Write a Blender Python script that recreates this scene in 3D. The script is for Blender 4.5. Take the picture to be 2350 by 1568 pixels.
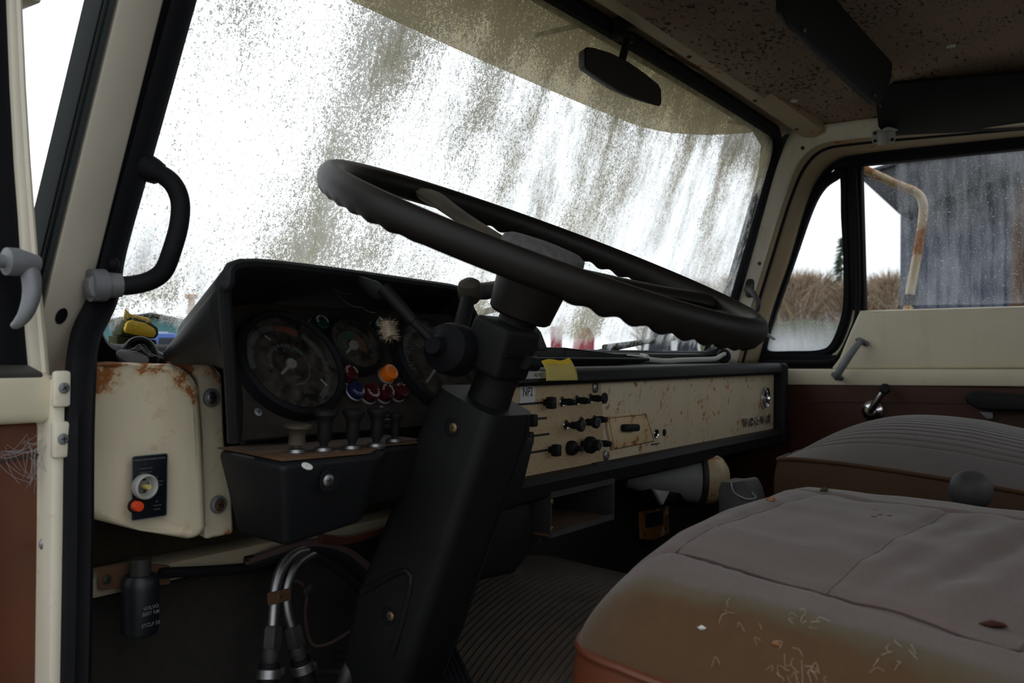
import bpy, bmesh, math, random
from mathutils import Vector, Matrix, noise
from mathutils.bvhtree import BVHTree
random.seed(7)
R = math.radians
sc = bpy.context.scene
C = sc.collection
for o in list(bpy.data.objects): bpy.data.objects.remove(o)

# ------------------------------------------------------------------ camera, sky, exposure
H = 1.75                      # eye height above the ground; every coordinate below is measured from the eye
YAW, PITCH, FPX, CX, CY = 55.0, 0.5, 2099.0, 1175.0, 784.0
cam = bpy.data.cameras.new('camera'); cam_o = bpy.data.objects.new('camera', cam); C.objects.link(cam_o)
cam.sensor_width = 36; cam.lens = 36 * FPX / 2350; cam.clip_start = .02; cam.clip_end = 500
cam.dof.use_dof = True; cam.dof.focus_distance = 1.35; cam.dof.aperture_fstop = 9
sc.camera = cam_o
ROLL = 0.6
_a, _p = R(YAW), R(PITCH)
cF = Vector((math.sin(_a) * math.cos(_p), math.cos(_a) * math.cos(_p), math.sin(_p)))
cR = Vector((math.cos(_a), -math.sin(_a), 0)); cU = cR.cross(cF)
cR, cU = cR * math.cos(R(ROLL)) + cU * math.sin(R(ROLL)), cU * math.cos(R(ROLL)) - cR * math.sin(R(ROLL))
cam_o.matrix_world = Matrix(((cR.x, cU.x, -cF.x, 0), (cR.y, cU.y, -cF.y, 0), (cR.z, cU.z, -cF.z, H), (0, 0, 0, 1)))
w = bpy.data.worlds.new('overcast_sky'); sc.world = w; w.use_nodes = True
bgn = w.node_tree.nodes['Background']; bgn.inputs[0].default_value = (.94, .97, 1, 1)
_nt = w.node_tree; _tc = _nt.nodes.new('ShaderNodeTexCoord'); _dp = _nt.nodes.new('ShaderNodeVectorMath'); _dp.operation = 'DOT_PRODUCT'
_dp.inputs[1].default_value = Vector((.12, .85, .50)).normalized()          # thin overcast, brightest around the veiled sun ahead of the truck
_mr = _nt.nodes.new('ShaderNodeMapRange'); _mr.interpolation_type = 'SMOOTHSTEP'; _mr.inputs[1].default_value = .35; _mr.inputs[2].default_value = 1; _mr.inputs[3].default_value = 2.95; _mr.inputs[4].default_value = 4.5
_nt.links.new(_tc.outputs['Generated'], _dp.inputs[0]); _nt.links.new(_dp.outputs['Value'], _mr.inputs[0]); _nt.links.new(_mr.outputs[0], bgn.inputs[1])
sc.view_settings.view_transform = 'Standard'; sc.view_settings.look = 'None'
sc.view_settings.exposure = -1.25; sc.view_settings.gamma = 1; sc.view_settings.use_curve_mapping = False
try:
    sc.cycles.use_denoising = True; sc.cycles.max_bounces = 7; sc.cycles.transparent_max_bounces = 12
    sc.cycles.diffuse_bounces = 5
except Exception: pass

# ------------------------------------------------------------------ projection helper: photo measurement -> point on a real plane
def ray(px, py): return cF + cR * ((px - CX) / FPX) - cU * ((py - CY) / FPX)
def hit(px, py, o, n):
    r = ray(px, py); o = Vector(o); n = Vector(n); return r * (o.dot(n) / r.dot(n))
def PY(px, py, y): r = ray(px, py); return r * (y / r.y)
def PX(px, py, x): r = ray(px, py); return r * (x / r.x)
def PZ(px, py, z): r = ray(px, py); return r * (z / r.z)
def PG(px, py, c=.955): return hit(px, py, (0, c, 0), (0, 1, .34))     # plane parallel to the raked windscreen edge
V = Vector
class Fr:
    def __init__(s, o, u, v):
        s.o = V(o); s.u = V(u).normalized(); v = V(v); s.n = s.u.cross(v).normalized(); s.v = s.n.cross(s.u).normalized()
    def p(s, a, b, c=0): return s.o + s.u * a + s.v * b + s.n * c
    def at(s, px, py, c=0): q = hit(px, py, s.o + s.n * c, s.n); return q
    def ab(s, px, py, c=0): q = s.at(px, py, c) - s.o; return q.dot(s.u), q.dot(s.v)
    def M(s): return Matrix((s.u, s.v, s.n)).transposed()
def fr_n(o, n, up=(0, 0, 1)):
    n = V(n).normalized(); u = V(up).cross(n)
    if u.length < 1e-4: u = V((1, 0, 0)).cross(n)
    u.normalize(); return Fr(o, u, n.cross(u))

# ------------------------------------------------------------------ materials
MATS = {}
def nodes(name):
    m = bpy.data.materials.new(name); m.use_nodes = True; nt = m.node_tree; MATS[name] = m
    return m, nt, nt.nodes['Principled BSDF']
def N(nt, t, **k):
    n = nt.nodes.new(t)
    for a, b in k.items():
        if a.startswith('i_'): n.inputs[a[2:].replace('_', ' ')].default_value = b
        else: setattr(n, a, b)
    return n
def L(nt, a, b): nt.links.new(a, b)
def ramp(nt, fac, stops):
    r = N(nt, 'ShaderNodeValToRGB'); e = r.color_ramp.elements
    while len(e) < len(stops): e.new(.5)
    for q, (p, c) in zip(e, stops): q.position = p; q.color = (*c, 1) if len(c) == 3 else (c[0],) * 3 + (1,)
    L(nt, fac, r.inputs[0]); return r.outputs[0]
def coords(nt, scale=(1, 1, 1), kind='Object'):
    t = N(nt, 'ShaderNodeTexCoord'); m = N(nt, 'ShaderNodeMapping'); m.inputs['Scale'].default_value = scale
    L(nt, t.outputs[kind], m.inputs[0]); return m.outputs[0]
def nz(nt, vec, scale, detail=4, rough=.55):
    n = N(nt, 'ShaderNodeTexNoise'); n.inputs['Scale'].default_value = scale; n.inputs['Detail'].default_value = detail
    n.inputs['Roughness'].default_value = rough; L(nt, vec, n.inputs['Vector']); return n.outputs['Fac']
def mixc(nt, fac, a, b, mode='MIX'):
    m = N(nt, 'ShaderNodeMix', data_type='RGBA', blend_type=mode)
    if isinstance(fac, (int, float)): m.inputs[0].default_value = fac
    else: L(nt, fac, m.inputs[0])
    for s, x in ((6, a), (7, b)):
        if isinstance(x, tuple): m.inputs[s].default_value = (*x, 1)
        else: L(nt, x, m.inputs[s])
    return m.outputs[2]
def math_(nt, op, a, b=None, clamp=False):
    m = N(nt, 'ShaderNodeMath', operation=op, use_clamp=clamp)
    for s, x in ((0, a), (1, b)):
        if x is None: continue
        if isinstance(x, (int, float)): m.inputs[s].default_value = x
        else: L(nt, x, m.inputs[s])
    return m.outputs[0]
def bump(nt, b, h, strength=.3, dist=.002):
    n = N(nt, 'ShaderNodeBump'); n.inputs['Strength'].default_value = strength; n.inputs['Distance'].default_value = dist
    L(nt, h, n.inputs['Height']); L(nt, n.outputs[0], b.inputs['Normal'])
def plain(name, c, rough=.6, metal=0, var=.25, scale=40, bmp=.15, spec=.5, dust=0, dust_c=(.30, .27, .23), coat=0):
    m, nt, b = nodes(name); v = coords(nt); f = nz(nt, v, scale)
    col = mixc(nt, f, tuple(x * (1 - var) for x in c), tuple(min(1, x * (1 + var)) for x in c))
    if dust:
        d = ramp(nt, nz(nt, v, scale * .3, 6, .65), [(.42, (0,)), (.75, (1,))]); g = N(nt, 'ShaderNodeNewGeometry')
        s = N(nt, 'ShaderNodeSeparateXYZ'); L(nt, g.outputs['Normal'], s.inputs[0])
        up = math_(nt, 'MULTIPLY_ADD', s.outputs[2], .6); 
        nt.nodes[-1].inputs[2].default_value = .4
        col = mixc(nt, math_(nt, 'MULTIPLY', math_(nt, 'MULTIPLY', d, up, True), dust), col, dust_c)
    L(nt, col, b.inputs['Base Color']); b.inputs['Roughness'].default_value = rough; b.inputs['Metallic'].default_value = metal
    b.inputs['Specular IOR Level'].default_value = spec
    if bmp: bump(nt, b, nz(nt, v, scale * 8, 3), bmp, .001)
    return m
def paint(name, c, spot=.62, scale=30, fine=0, rough=.38, edge=None, stain=0, seed=0):
    """cream enamel with rust: spot = threshold of the rust patches, fine = amount of pin-prick rust"""
    m, nt, b = nodes(name); v = coords(nt)
    mp = N(nt, 'ShaderNodeMapping'); mp.inputs['Location'].default_value = (seed, seed * 2.1, seed * .7); L(nt, v, mp.inputs[0]); v = mp.outputs[0]
    base = mixc(nt, nz(nt, v, 9, 5), tuple(x * .86 for x in c), tuple(min(1, x * 1.06) for x in c))
    if stain:
        mp2 = N(nt, 'ShaderNodeMapping'); mp2.inputs['Scale'].default_value = (26, 26, 3); L(nt, v, mp2.inputs[0])
        st = ramp(nt, nz(nt, mp2.outputs[0], 1, 4), [(.5, (0,)), (.75, (1,))])
        base = mixc(nt, math_(nt, 'MULTIPLY', st, stain), base, (.42, .26, .12))
    n1 = nz(nt, v, scale, 9, .68); n2 = nz(nt, v, scale * .22, 3)
    f = math_(nt, 'MULTIPLY_ADD', n2, .45); nt.nodes[-1].inputs[2].default_value = -.22
    f = math_(nt, 'ADD', n1, f)
    if edge:                                   # rust gathers along one edge of the thing: (axis, from, to, gain)
        t = N(nt, 'ShaderNodeTexCoord'); s = N(nt, 'ShaderNodeSeparateXYZ'); L(nt, t.outputs['Object'], s.inputs[0])
        for ax, e0, e1, gain in edge:
            mr = N(nt, 'ShaderNodeMapRange'); mr.inputs[1].default_value = e0; mr.inputs[2].default_value = e1
            mr.inputs[3].default_value = 0; mr.inputs[4].default_value = gain; L(nt, s.outputs[ax], mr.inputs[0])
            f = math_(nt, 'ADD', f, mr.outputs[0])
    halo = ramp(nt, f, [(spot - .09, (0,)), (spot + .02, (1,))]); core = ramp(nt, f, [(spot, (0,)), (spot + .05, (1,))])
    rc = mixc(nt, nz(nt, v, scale * 5, 4), (.15, .045, .014), (.46, .18, .045))
    col = mixc(nt, math_(nt, 'MULTIPLY', halo, .5), base, (.50, .26, .09)); col = mixc(nt, core, col, rc)
    if fine:
        fs = ramp(nt, nz(nt, v, 330, 4, .7), [(.63 - .06 * fine, (0,)), (.72 - .06 * fine, (1,))])
        col = mixc(nt, fs, col, (.24, .105, .035))
    L(nt, col, b.inputs['Base Color'])
    L(nt, ramp(nt, core, [(0, (rough,)), (1, (.9,))]), b.inputs['Roughness']); bump(nt, b, f, .12, .003)
    return m

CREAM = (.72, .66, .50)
plain('black_rubber', (.0045, .005, .007), .7, var=.4, dust=.2, dust_c=(.03, .03, .035), spec=.2)
plain('black_plastic', (.0062, .0066, .0076), .6, var=.3, dust=.3, dust_c=(.03, .029, .027), scale=25, spec=.25)
plain('dash_plastic', (.006, .0067, .0085), .58, var=.3, dust=.35, dust_c=(.036, .034, .032), scale=18, spec=.25)
plain('grey_plastic', (.036, .036, .036), .6, spec=.3, dust=.4, dust_c=(.25, .23, .2), scale=20)
plain('wheel_plastic', (.007, .0058, .0048), .5, var=.3, dust=.25, dust_c=(.028, .021, .015), scale=22, spec=.25)
plain('worn_brown', (.040, .031, .021), .7, var=.4, scale=30, dust=.4, dust_c=(.2, .17, .12))
plain('chrome', (.72, .73, .75), .18, 1, var=.1, bmp=.05)
plain('dull_steel', (.30, .30, .31), .42, 1, var=.4, scale=60)
plain('zinc', (.20, .21, .225), .6, .4, var=.3, scale=50)
plain('brass', (.20, .145, .065), .5, .7)
plain('rusty_steel', (.085, .042, .018), .85, var=.6, scale=50, bmp=.5)
plain('dark_metal', (.03, .028, .027), .6, .3, var=.4)
plain('green_paint', (.005, .010, .009), .8, var=.25, scale=15, bmp=.03, spec=.04)
plain('white_plastic', (.55, .55, .52), .45, var=.12)
plain('duct_grey', (.24, .24, .235), .55, var=.2)
plain('cable_grey', (.42, .42, .40), .5, var=.15)
plain('dial_black', (.022, .021, .02), .75, var=.3, scale=30)
plain('dial_grey', (.11, .145, .155), .7, var=.15)
plain('dial_red', (.28, .055, .03), .7, var=.15)
plain('dial_green', (.045, .19, .07), .7, var=.15)
plain('needle_white', (.5, .5, .5), .6, var=.1)
plain('print_white', (.55, .56, .56), .7, var=.1)
plain('print_dim', (.17, .20, .21), .7, var=.1)
plain('print_black', (.012, .012, .012), .7, var=.1)
plain('lens_red', (.040, .003, .005), .35, var=.1)
plain('lens_green', (.003, .020, .012), .35, var=.1)
plain('lens_blue', (.006, .010, .045), .35, var=.1)
plain('lens_orange', (.75, .16, .008), .4, var=.08)
plain('button_red', (.75, .07, .02), .35, var=.08)
plain('panel_face', (.022, .019, .016), .9, var=.7, scale=60, bmp=.5, dust=.5, dust_c=(.06, .042, .026), spec=.2)
plain('plate_blue', (.005, .0065, .011), .45, var=.2)
plain('paper_yellow', (.60, .49, .15), .8, var=.12, scale=60)
plain('paper_yellow_strip', (.72, .50, .03), .8, var=.1, scale=60)
plain('paper_white', (.60, .63, .60), .8, var=.1, scale=90)
plain('vinyl_brown', (.050, .014, .006), .55, var=.35, scale=12, bmp=.12, dust=.2, dust_c=(.07, .042, .03), spec=.3)
plain('vinyl_red_brown', (.10, .027, .010), .45, var=.35, scale=14, bmp=.12)
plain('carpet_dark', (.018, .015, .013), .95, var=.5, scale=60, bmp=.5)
plain('mat_rubber', (.075, .062, .052), .9, var=.4, scale=25, bmp=.2, dust=.5, dust_c=(.15, .12, .10), spec=.2)
plain('fluff', (.42, .34, .25), .95, var=.3, scale=120)
plain('moss', (.045, .05, .016), .95, var=.7, scale=90, bmp=.6)
plain('yellow_plastic', (.78, .48, .02), .45, var=.25, scale=60)
plain('leaf_brown', (.28, .11, .04), .8, var=.4)
plain('web_dim', (.07, .07, .072), .9, var=.1)
plain('web', (.30, .30, .31), .8, var=.1)
plain('thread_mauve', (.075, .05, .045), .9, var=.2)
plain('pad_grey', (.10, .10, .10), .8, var=.8, scale=140, bmp=.3)
plain('badge_silver', (.40, .40, .41), .28, 1, var=.2, scale=90)
plain('vinyl_tan', (.055, .026, .009), .6, var=.3, scale=12, bmp=.12, spec=.25)
plain('thread_dark', (.05, .03, .026), .9, var=.2)
plain('mirror_dark', (.016, .012, .009), .6, 0, var=.1)
plain('barn_steel', (.070, .082, .115), .55, .1, var=.25, scale=3)
plain('barn_roof', (.035, .037, .045), .6, .1, var=.3, scale=3)
plain('gravel', (.13, .125, .10), .95, var=.4, scale=6, bmp=.3)
plain('grass_olive', (.11, .12, .06), .95, var=.5, scale=2, bmp=.3)
plain('bark', (.12, .09, .06), .95, var=.4, scale=8)
plain('twigs_brown', (.36, .27, .19), .95, var=.45, scale=1.5, bmp=0)
plain('needles', (.055, .085, .05), .95, var=.4, scale=2, bmp=0)
plain('red_paint', (.32, .03, .045), .4, var=.15)
plain('white_paint', (.75, .76, .78), .35, var=.05)
plain('blue_paint', (.06, .13, .42), .4, var=.1)
plain('teal_paint', (.08, .24, .26), .6, var=.15)
plain('orange_paint', (.6, .22, .04), .6, var=.2)
plain('tyre', (.02, .02, .02), .9)
plain('far_glass', (.03, .04, .05), .1)
plain('bulkhead_shade', (.035, .028, .018), .95, var=.5, scale=30, bmp=.4, spec=.1)  # cream bulkhead under the dash, its shade painted in as dark brown
paint('cream_shaded', (.26, .23, .16), .80, 26, rough=.6, stain=.4)  # ledge cream with shade put into the base tone, stains on top
paint('cream_clean', CREAM, .90, 20, rough=.36, stain=.12)
paint('cream_door', CREAM, .80, 26, rough=.36, stain=.15)
paint('cream_edge', (.80, .75, .62), .70, 40, rough=.4, stain=.2)
paint('cream_pillar', (.76, .71, .60), .80, 30, rough=.45)
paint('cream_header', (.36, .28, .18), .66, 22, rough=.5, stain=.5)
paint('cream_box', (.74, .66, .49), .70, 36, rough=.34, stain=.3, edge=[(2, .045, .088, .27), (2, -.065, -.10, .16)])
paint('cream_flange', (.74, .66, .49), .70, 40, rough=.34, stain=.3, edge=[(2, .05, .095, .25), (2, -.065, -.10, .18)])
paint('cream_dash', (.60, .51, .37), .625, 70, rough=.5, stain=.25, seed=3)
paint('cream_heater', (.50, .38, .225), .80, 30, fine=1.0, rough=.6, seed=5)
paint('ashtray_rust', (.62, .48, .29), .56, 26, rough=.5, seed=2)
paint('blower_rust', (.50, .40, .24), .55, 22, rough=.45, seed=6)
paint('pipe_rust', (.55, .45, .30), .52, 9, rough=.6, seed=4)
def ceiling_mat():
    m, nt, b = nodes('headliner'); v = coords(nt)
    base = mixc(nt, nz(nt, v, 5, 5), (.20, .130, .088), (.32, .23, .16))
    mp = N(nt, 'ShaderNodeMapping'); mp.inputs['Scale'].default_value = (1, 2.2, 1); L(nt, v, mp.inputs[0])
    n = math_(nt, 'ADD', nz(nt, mp.outputs[0], 60, 3, .6), math_(nt, 'MULTIPLY', nz(nt, v, 7, 2), .3))
    base = mixc(nt, ramp(nt, n, [(.70, (0,)), (.80, (1,))]), base, (.028, .02, .014))
    base = mixc(nt, ramp(nt, nz(nt, v, 260, 3, .7), [(.58, (0,)), (.7, (.7,))]), base, (.12, .085, .06))
    L(nt, base, b.inputs['Base Color']); b.inputs['Roughness'].default_value = .95; bump(nt, b, nz(nt, v, 500, 2), .3, .001)
ceiling_mat()
def fabric(name, dusty, worn, axis_split=None, weave=1400):
    m, nt, b = nodes(name); v = coords(nt)
    base = mixc(nt, nz(nt, v, 14, 6, .6), tuple(x * .8 for x in dusty), tuple(x * 1.12 for x in dusty))
    base = mixc(nt, ramp(nt, nz(nt, v, 300, 3), [(.35, (0,)), (.7, (.35,))]), base, tuple(x * .55 for x in dusty))
    if axis_split:                         # cloth worn through to its brown ground where legs slide over the bolster
        t = N(nt, 'ShaderNodeAttribute', attribute_name='wear')
        f = math_(nt, 'ADD', t.outputs['Fac'], math_(nt, 'MULTIPLY', math_(nt, 'SUBTRACT', nz(nt, v, 16, 6, .65), .5), .55))
        w1 = ramp(nt, f, [(.35, (0,)), (.62, (1,))]); ol = ramp(nt, f, [(.25, (0,)), (.45, (1,)), (.6, (.9,)), (.75, (0,))])
        brown = mixc(nt, nz(nt, v, 60, 4), worn, tuple(x * 1.7 for x in worn))
        base = mixc(nt, w1, base, brown); base = mixc(nt, math_(nt, 'MULTIPLY', ol, .6), base, (.075, .062, .03))
    wv = N(nt, 'ShaderNodeTexWave', wave_type='BANDS', bands_direction='Y'); wv.inputs['Scale'].default_value = weave / 6.28
    L(nt, v, wv.inputs['Vector'])
    L(nt, base, b.inputs['Base Color']); b.inputs['Roughness'].default_value = .95
    b.inputs['Sheen Weight'].default_value = .15; b.inputs['Sheen Roughness'].default_value = .5
    bump(nt, b, math_(nt, 'ADD', wv.outputs['Fac'], nz(nt, v, 900, 2)), .25, .0006)
fabric('seat_cloth', (.128, .096, .086), (.052, .025, .008), True)
fabric('seat_cloth_far', (.115, .099, .096), (.1, .05, .02))
def glassmat(name, streak=1.0, frost_base=.05, attr=False, dots=0):
    """dirty pane: clear glass, pale translucent frost/lime streaks, dark algae specks"""
    m = bpy.data.materials.new(name); m.use_nodes = True; nt = m.node_tree; nt.nodes.clear(); MATS[name] = m
    out = N(nt, 'ShaderNodeOutputMaterial'); v = coords(nt, kind='Object')
    def mp(s):
        q = N(nt, 'ShaderNodeMapping'); q.inputs['Scale'].default_value = s; L(nt, v, q.inputs[0]); return q.outputs[0]
    clear = N(nt, 'ShaderNodeBsdfTransparent'); clear.inputs[0].default_value = (.93, .96, .97, 1)
    gl = N(nt, 'ShaderNodeBsdfGlossy'); gl.inputs['Roughness'].default_value = .08
    fres = N(nt, 'ShaderNodeFresnel'); fres.inputs[0].default_value = 1.35
    pane = N(nt, 'ShaderNodeMixShader'); L(nt, math_(nt, 'MULTIPLY', fres.outputs[0], .5), pane.inputs[0]); L(nt, clear.outputs[0], pane.inputs[1]); L(nt, gl.outputs[0], pane.inputs[2])
    tr = N(nt, 'ShaderNodeBsdfTranslucent'); tr.inputs[0].default_value = (.86, .88, .86, 1)
    df = N(nt, 'ShaderNodeBsdfDiffuse'); df.inputs[0].default_value = (.50, .46, .38, 1)
    fr = N(nt, 'ShaderNodeMixShader'); fr.inputs[0].default_value = .25; L(nt, tr.outputs[0], fr.inputs[1]); L(nt, df.outputs[0], fr.inputs[2])
    if attr:
        wm = N(nt, 'ShaderNodeAttribute', attribute_name='algae').outputs['Fac']
        L(nt, mixc(nt, math_(nt, 'MULTIPLY', wm, .95, True), (.82, .87, .93), (.68, .63, .48)), tr.inputs[0])
    fine = nz(nt, v, 420, 5, .75); st = nz(nt, mp((60, 60, 9)), 1, 6, .65); st2 = nz(nt, mp((14, 14, 3)), 1, 5, .6)
    if attr:
        A = lambda n: N(nt, 'ShaderNodeAttribute', attribute_name=n).outputs['Fac']
        frost_a, algae_a = A('frost'), A('algae')
    else:
        frost_a, algae_a = frost_base, .0
    # frost
    s = math_(nt, 'ADD', math_(nt, 'MULTIPLY', st, .55), math_(nt, 'MULTIPLY', fine, .45))
    s = math_(nt, 'ADD', s, math_(nt, 'MULTIPLY', st2, .35)); s = math_(nt, 'SUBTRACT', s, .68)
    s = math_(nt, 'MULTIPLY', s, 3.2 * streak); s = math_(nt, 'ADD', s, frost_a, True)
    if dots: s = math_(nt, 'ADD', s, math_(nt, 'MULTIPLY', math_(nt, 'SUBTRACT', nz(nt, v, 420, 2, .6), .64), dots, True), True)
    mx = N(nt, 'ShaderNodeMixShader'); L(nt, s, mx.inputs[0]); L(nt, pane.outputs[0], mx.inputs[1]); L(nt, fr.outputs[0], mx.inputs[2])
    res = mx
    if attr:
        d1 = nz(nt, v, 520, 2, .6); d2 = nz(nt, mp((240, 240, 130)), 1, 6, .8); d3 = nz(nt, v, 170, 2, .5)
        d = math_(nt, 'ADD', math_(nt, 'MULTIPLY', d1, .75), math_(nt, 'MULTIPLY', d2, .55)); d = math_(nt, 'ADD', d, math_(nt, 'MULTIPLY', d3, .35))
        d = math_(nt, 'ADD', d, math_(nt, 'MULTIPLY', math_(nt, 'SUBTRACT', st2, .5), .22))
        thr = math_(nt, 'SUBTRACT', math_(nt, 'ADD', d, math_(nt, 'MULTIPLY', algae_a, .26)), .985)
        k = math_(nt, 'MULTIPLY', thr, 14, True); k = math_(nt, 'MULTIPLY', k, .80)
        ac = mixc(nt, nz(nt, v, 90, 4), (.03, .03, .02), (.085, .082, .035))
        ad = N(nt, 'ShaderNodeBsdfDiffuse'); at = N(nt, 'ShaderNodeBsdfTranslucent'); L(nt, ac, ad.inputs[0])
        L(nt, mixc(nt, .7, ac, (.42, .40, .27)), at.inputs[0])
        am = N(nt, 'ShaderNodeMixShader'); am.inputs[0].default_value = .5; L(nt, ad.outputs[0], am.inputs[1]); L(nt, at.outputs[0], am.inputs[2])
        m2 = N(nt, 'ShaderNodeMixShader'); L(nt, k, m2.inputs[0]); L(nt, mx.outputs[0], m2.inputs[1]); L(nt, am.outputs[0], m2.inputs[2]); res = m2
    L(nt, res.outputs[0], out.inputs[0]); return m
glassmat('windscreen_dirt', 1.0, attr=True)
glassmat('side_glass', .30, attr=True, dots=9)
def dial_glass():
    m = bpy.data.materials.new('dial_glass'); m.use_nodes = True; nt = m.node_tree; nt.nodes.clear(); MATS['dial_glass'] = m
    out = N(nt, 'ShaderNodeOutputMaterial'); t = N(nt, 'ShaderNodeBsdfTransparent'); t.inputs[0].default_value = (.8, .8, .8, 1)
    d = N(nt, 'ShaderNodeBsdfDiffuse'); d.inputs[0].default_value = (.2, .18, .15, 1); g = N(nt, 'ShaderNodeBsdfGlossy'); g.inputs['Roughness'].default_value = .15
    v = coords(nt); k = ramp(nt, nz(nt, v, 60, 6, .7), [(.4, (.02,)), (.8, (.3,))])
    a = N(nt, 'ShaderNodeMixShader'); L(nt, k, a.inputs[0]); L(nt, t.outputs[0], a.inputs[1]); L(nt, d.outputs[0], a.inputs[2])
    b = N(nt, 'ShaderNodeMixShader'); b.inputs[0].default_value = .02; L(nt, a.outputs[0], b.inputs[1]); L(nt, g.outputs[0], b.inputs[2]); L(nt, b.outputs[0], out.inputs[0])
dial_glass()
def acrylic():
    m = bpy.data.materials.new('smoked_acrylic'); m.use_nodes = True; nt = m.node_tree; nt.nodes.clear(); MATS['smoked_acrylic'] = m
    out = N(nt, 'ShaderNodeOutputMaterial'); t = N(nt, 'ShaderNodeBsdfTransparent'); t.inputs[0].default_value = (.44, .40, .31, 1)
    d = N(nt, 'ShaderNodeBsdfTranslucent'); d.inputs[0].default_value = (.55, .50, .38, 1)
    a = N(nt, 'ShaderNodeMixShader'); a.inputs[0].default_value = .5; L(nt, t.outputs[0], a.inputs[1]); L(nt, d.outputs[0], a.inputs[2]); L(nt, a.outputs[0], out.inputs[0])
acrylic()

# ------------------------------------------------------------------ object helpers
WL = {}
def place(o, parent, c):
    C.objects.link(o); c = V(c); WL[o.name] = c
    if parent is None: o.location = c + V((0, 0, H))
    else: o.parent = parent; o.location = c - WL[parent.name]
    return o
def tag(o, label=None, cat=None, group=None, kind=None):
    if label: o['label'] = label
    if cat: o['category'] = cat
    if group: o['group'] = group
    if kind: o['kind'] = kind
    return o
def thing(name, label, cat, loc, group=None):
    return tag(place(bpy.data.objects.new(name, None), None, loc), label, cat, group)
def struct(name, loc): return tag(place(bpy.data.objects.new(name, None), None, loc), kind='structure')
def mk(name, vf, mat, parent=None, bevel=0, seg=2, ang=35, subsurf=0, solid=0, fixn=True):
    """one mesh object; vf = (verts, faces) or a list of (verts, faces, material)"""
    parts = vf if isinstance(vf, list) else [(vf[0], vf[1], mat)]
    vs, fs, mi, ms = [], [], [], []
    for q in parts:
        b = len(vs); vs += [V(x) for x in q[0]]
        if q[2] not in ms: ms.append(q[2])
        for f in q[1]: fs.append([i + b for i in f]); mi.append(ms.index(q[2]))
    lo = V([min(x[i] for x in vs) for i in range(3)]); hi = V([max(x[i] for x in vs) for i in range(3)]); c = (lo + hi) / 2
    me = bpy.data.meshes.new(name); me.from_pydata([tuple(x - c) for x in vs], [], fs)
    for m in ms: me.materials.append(MATS[m])
    for p, i in zip(me.polygons, mi): p.material_index = i
    bm = bmesh.new(); bm.from_mesh(me)
    if fixn: bmesh.ops.recalc_face_normals(bm, faces=bm.faces)
    if bevel:
        ed = [e for e in bm.edges if len(e.link_faces) == 2 and e.calc_face_angle(0) > R(30)]
        bmesh.ops.bevel(bm, geom=ed, offset=bevel, segments=seg, profile=.5, affect='EDGES', clamp_overlap=True)
    bm.to_mesh(me); bm.free()
    for p in me.polygons: p.use_smooth = True
    me.set_sharp_from_angle(angle=R(ang))
    o = bpy.data.objects.new(name, me); place(o, parent, c)
    if solid:
        s = o.modifiers.new('thickness', 'SOLIDIFY'); s.thickness = solid; s.offset = 0
    if subsurf:
        s = o.modifiers.new('smooth', 'SUBSURF'); s.levels = s.render_levels = subsurf
    return o
BF = [(0, 1, 2, 3), (4, 7, 6, 5), (0, 4, 5, 1), (1, 5, 6, 2), (2, 6, 7, 3), (3, 7, 4, 0)]
def boxv(c, s, M=None):
    c = V(c); vs = []
    for z in (-1, 1):
        for x, y in ((-1, -1), (1, -1), (1, 1), (-1, 1)):
            d = V((x * s[0] / 2, y * s[1] / 2, z * s[2] / 2)); vs.append(c + (M @ d if M else d))
    return vs, [tuple(reversed(BF[0])), tuple(reversed(BF[1]))] + BF[2:]
def box(name, c, s, mat, parent=None, M=None, bevel=.003, **k): return mk(name, boxv(c, s, M), mat, parent, bevel, **k)
def hexa(name, lo, hi, mat, parent=None, bevel=.003, **k):
    """solid between two quads (or n-gons) of the same count"""
    n = len(lo); vs = list(lo) + list(hi); fs = [tuple(range(n)), tuple(range(n, 2 * n))] + [(i, (i + 1) % n, n + (i + 1) % n, n + i) for i in range(n)]
    return mk(name, (vs, fs), mat, parent, bevel, **k)
def hexav(lo, hi):
    n = len(lo); return list(lo) + list(hi), [tuple(range(n)), tuple(range(n, 2 * n))] + [(i, (i + 1) % n, n + (i + 1) % n, n + i) for i in range(n)]
def slab(name, pts, d, mat, parent=None, bevel=.002, **k):
    d = V(d); return hexa(name, [V(p) for p in pts], [V(p) + d for p in pts], mat, parent, bevel, **k)
def lathev(prof, o, n, seg=20, up=(0, 0, 1), cap=True):
    f = fr_n(o, n, up); vs, fs = [], []; k = len(prof)
    for i in range(seg):
        a = 2 * math.pi * i / seg
        for r, h in prof: vs.append(f.p(r * math.cos(a), r * math.sin(a), h))
    for i in range(seg):
        j = (i + 1) % seg
        for q in range(k - 1): fs.append((i * k + q, j * k + q, j * k + q + 1, i * k + q + 1))
    if cap:
        if prof[0][0] > 1e-6: fs.append(tuple(i * k for i in range(seg))[::-1])
        if prof[-1][0] > 1e-6: fs.append(tuple(i * k + k - 1 for i in range(seg)))
    return vs, fs
def lathe(name, prof, o, n, mat, parent=None, seg=20, **k): return mk(name, lathev(prof, o, n, seg), mat, parent, **k)
def spline(pts, n=8, closed=False):
    pts = [V(p) for p in pts]; out = []; m = len(pts)
    for i in range(m if closed else m - 1):
        g = lambda j: pts[j % m] if closed else pts[max(0, min(m - 1, j))]
        a, b, c, d = g(i - 1), g(i), g(i + 1), g(i + 2)
        for t in range(n):
            t /= n; out.append(.5 * ((2 * b) + (c - a) * t + (2 * a - 5 * b + 4 * c - d) * t * t + (3 * b - a - 3 * c + d) * t ** 3))
    if not closed: out.append(pts[-1])
    return out
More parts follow.
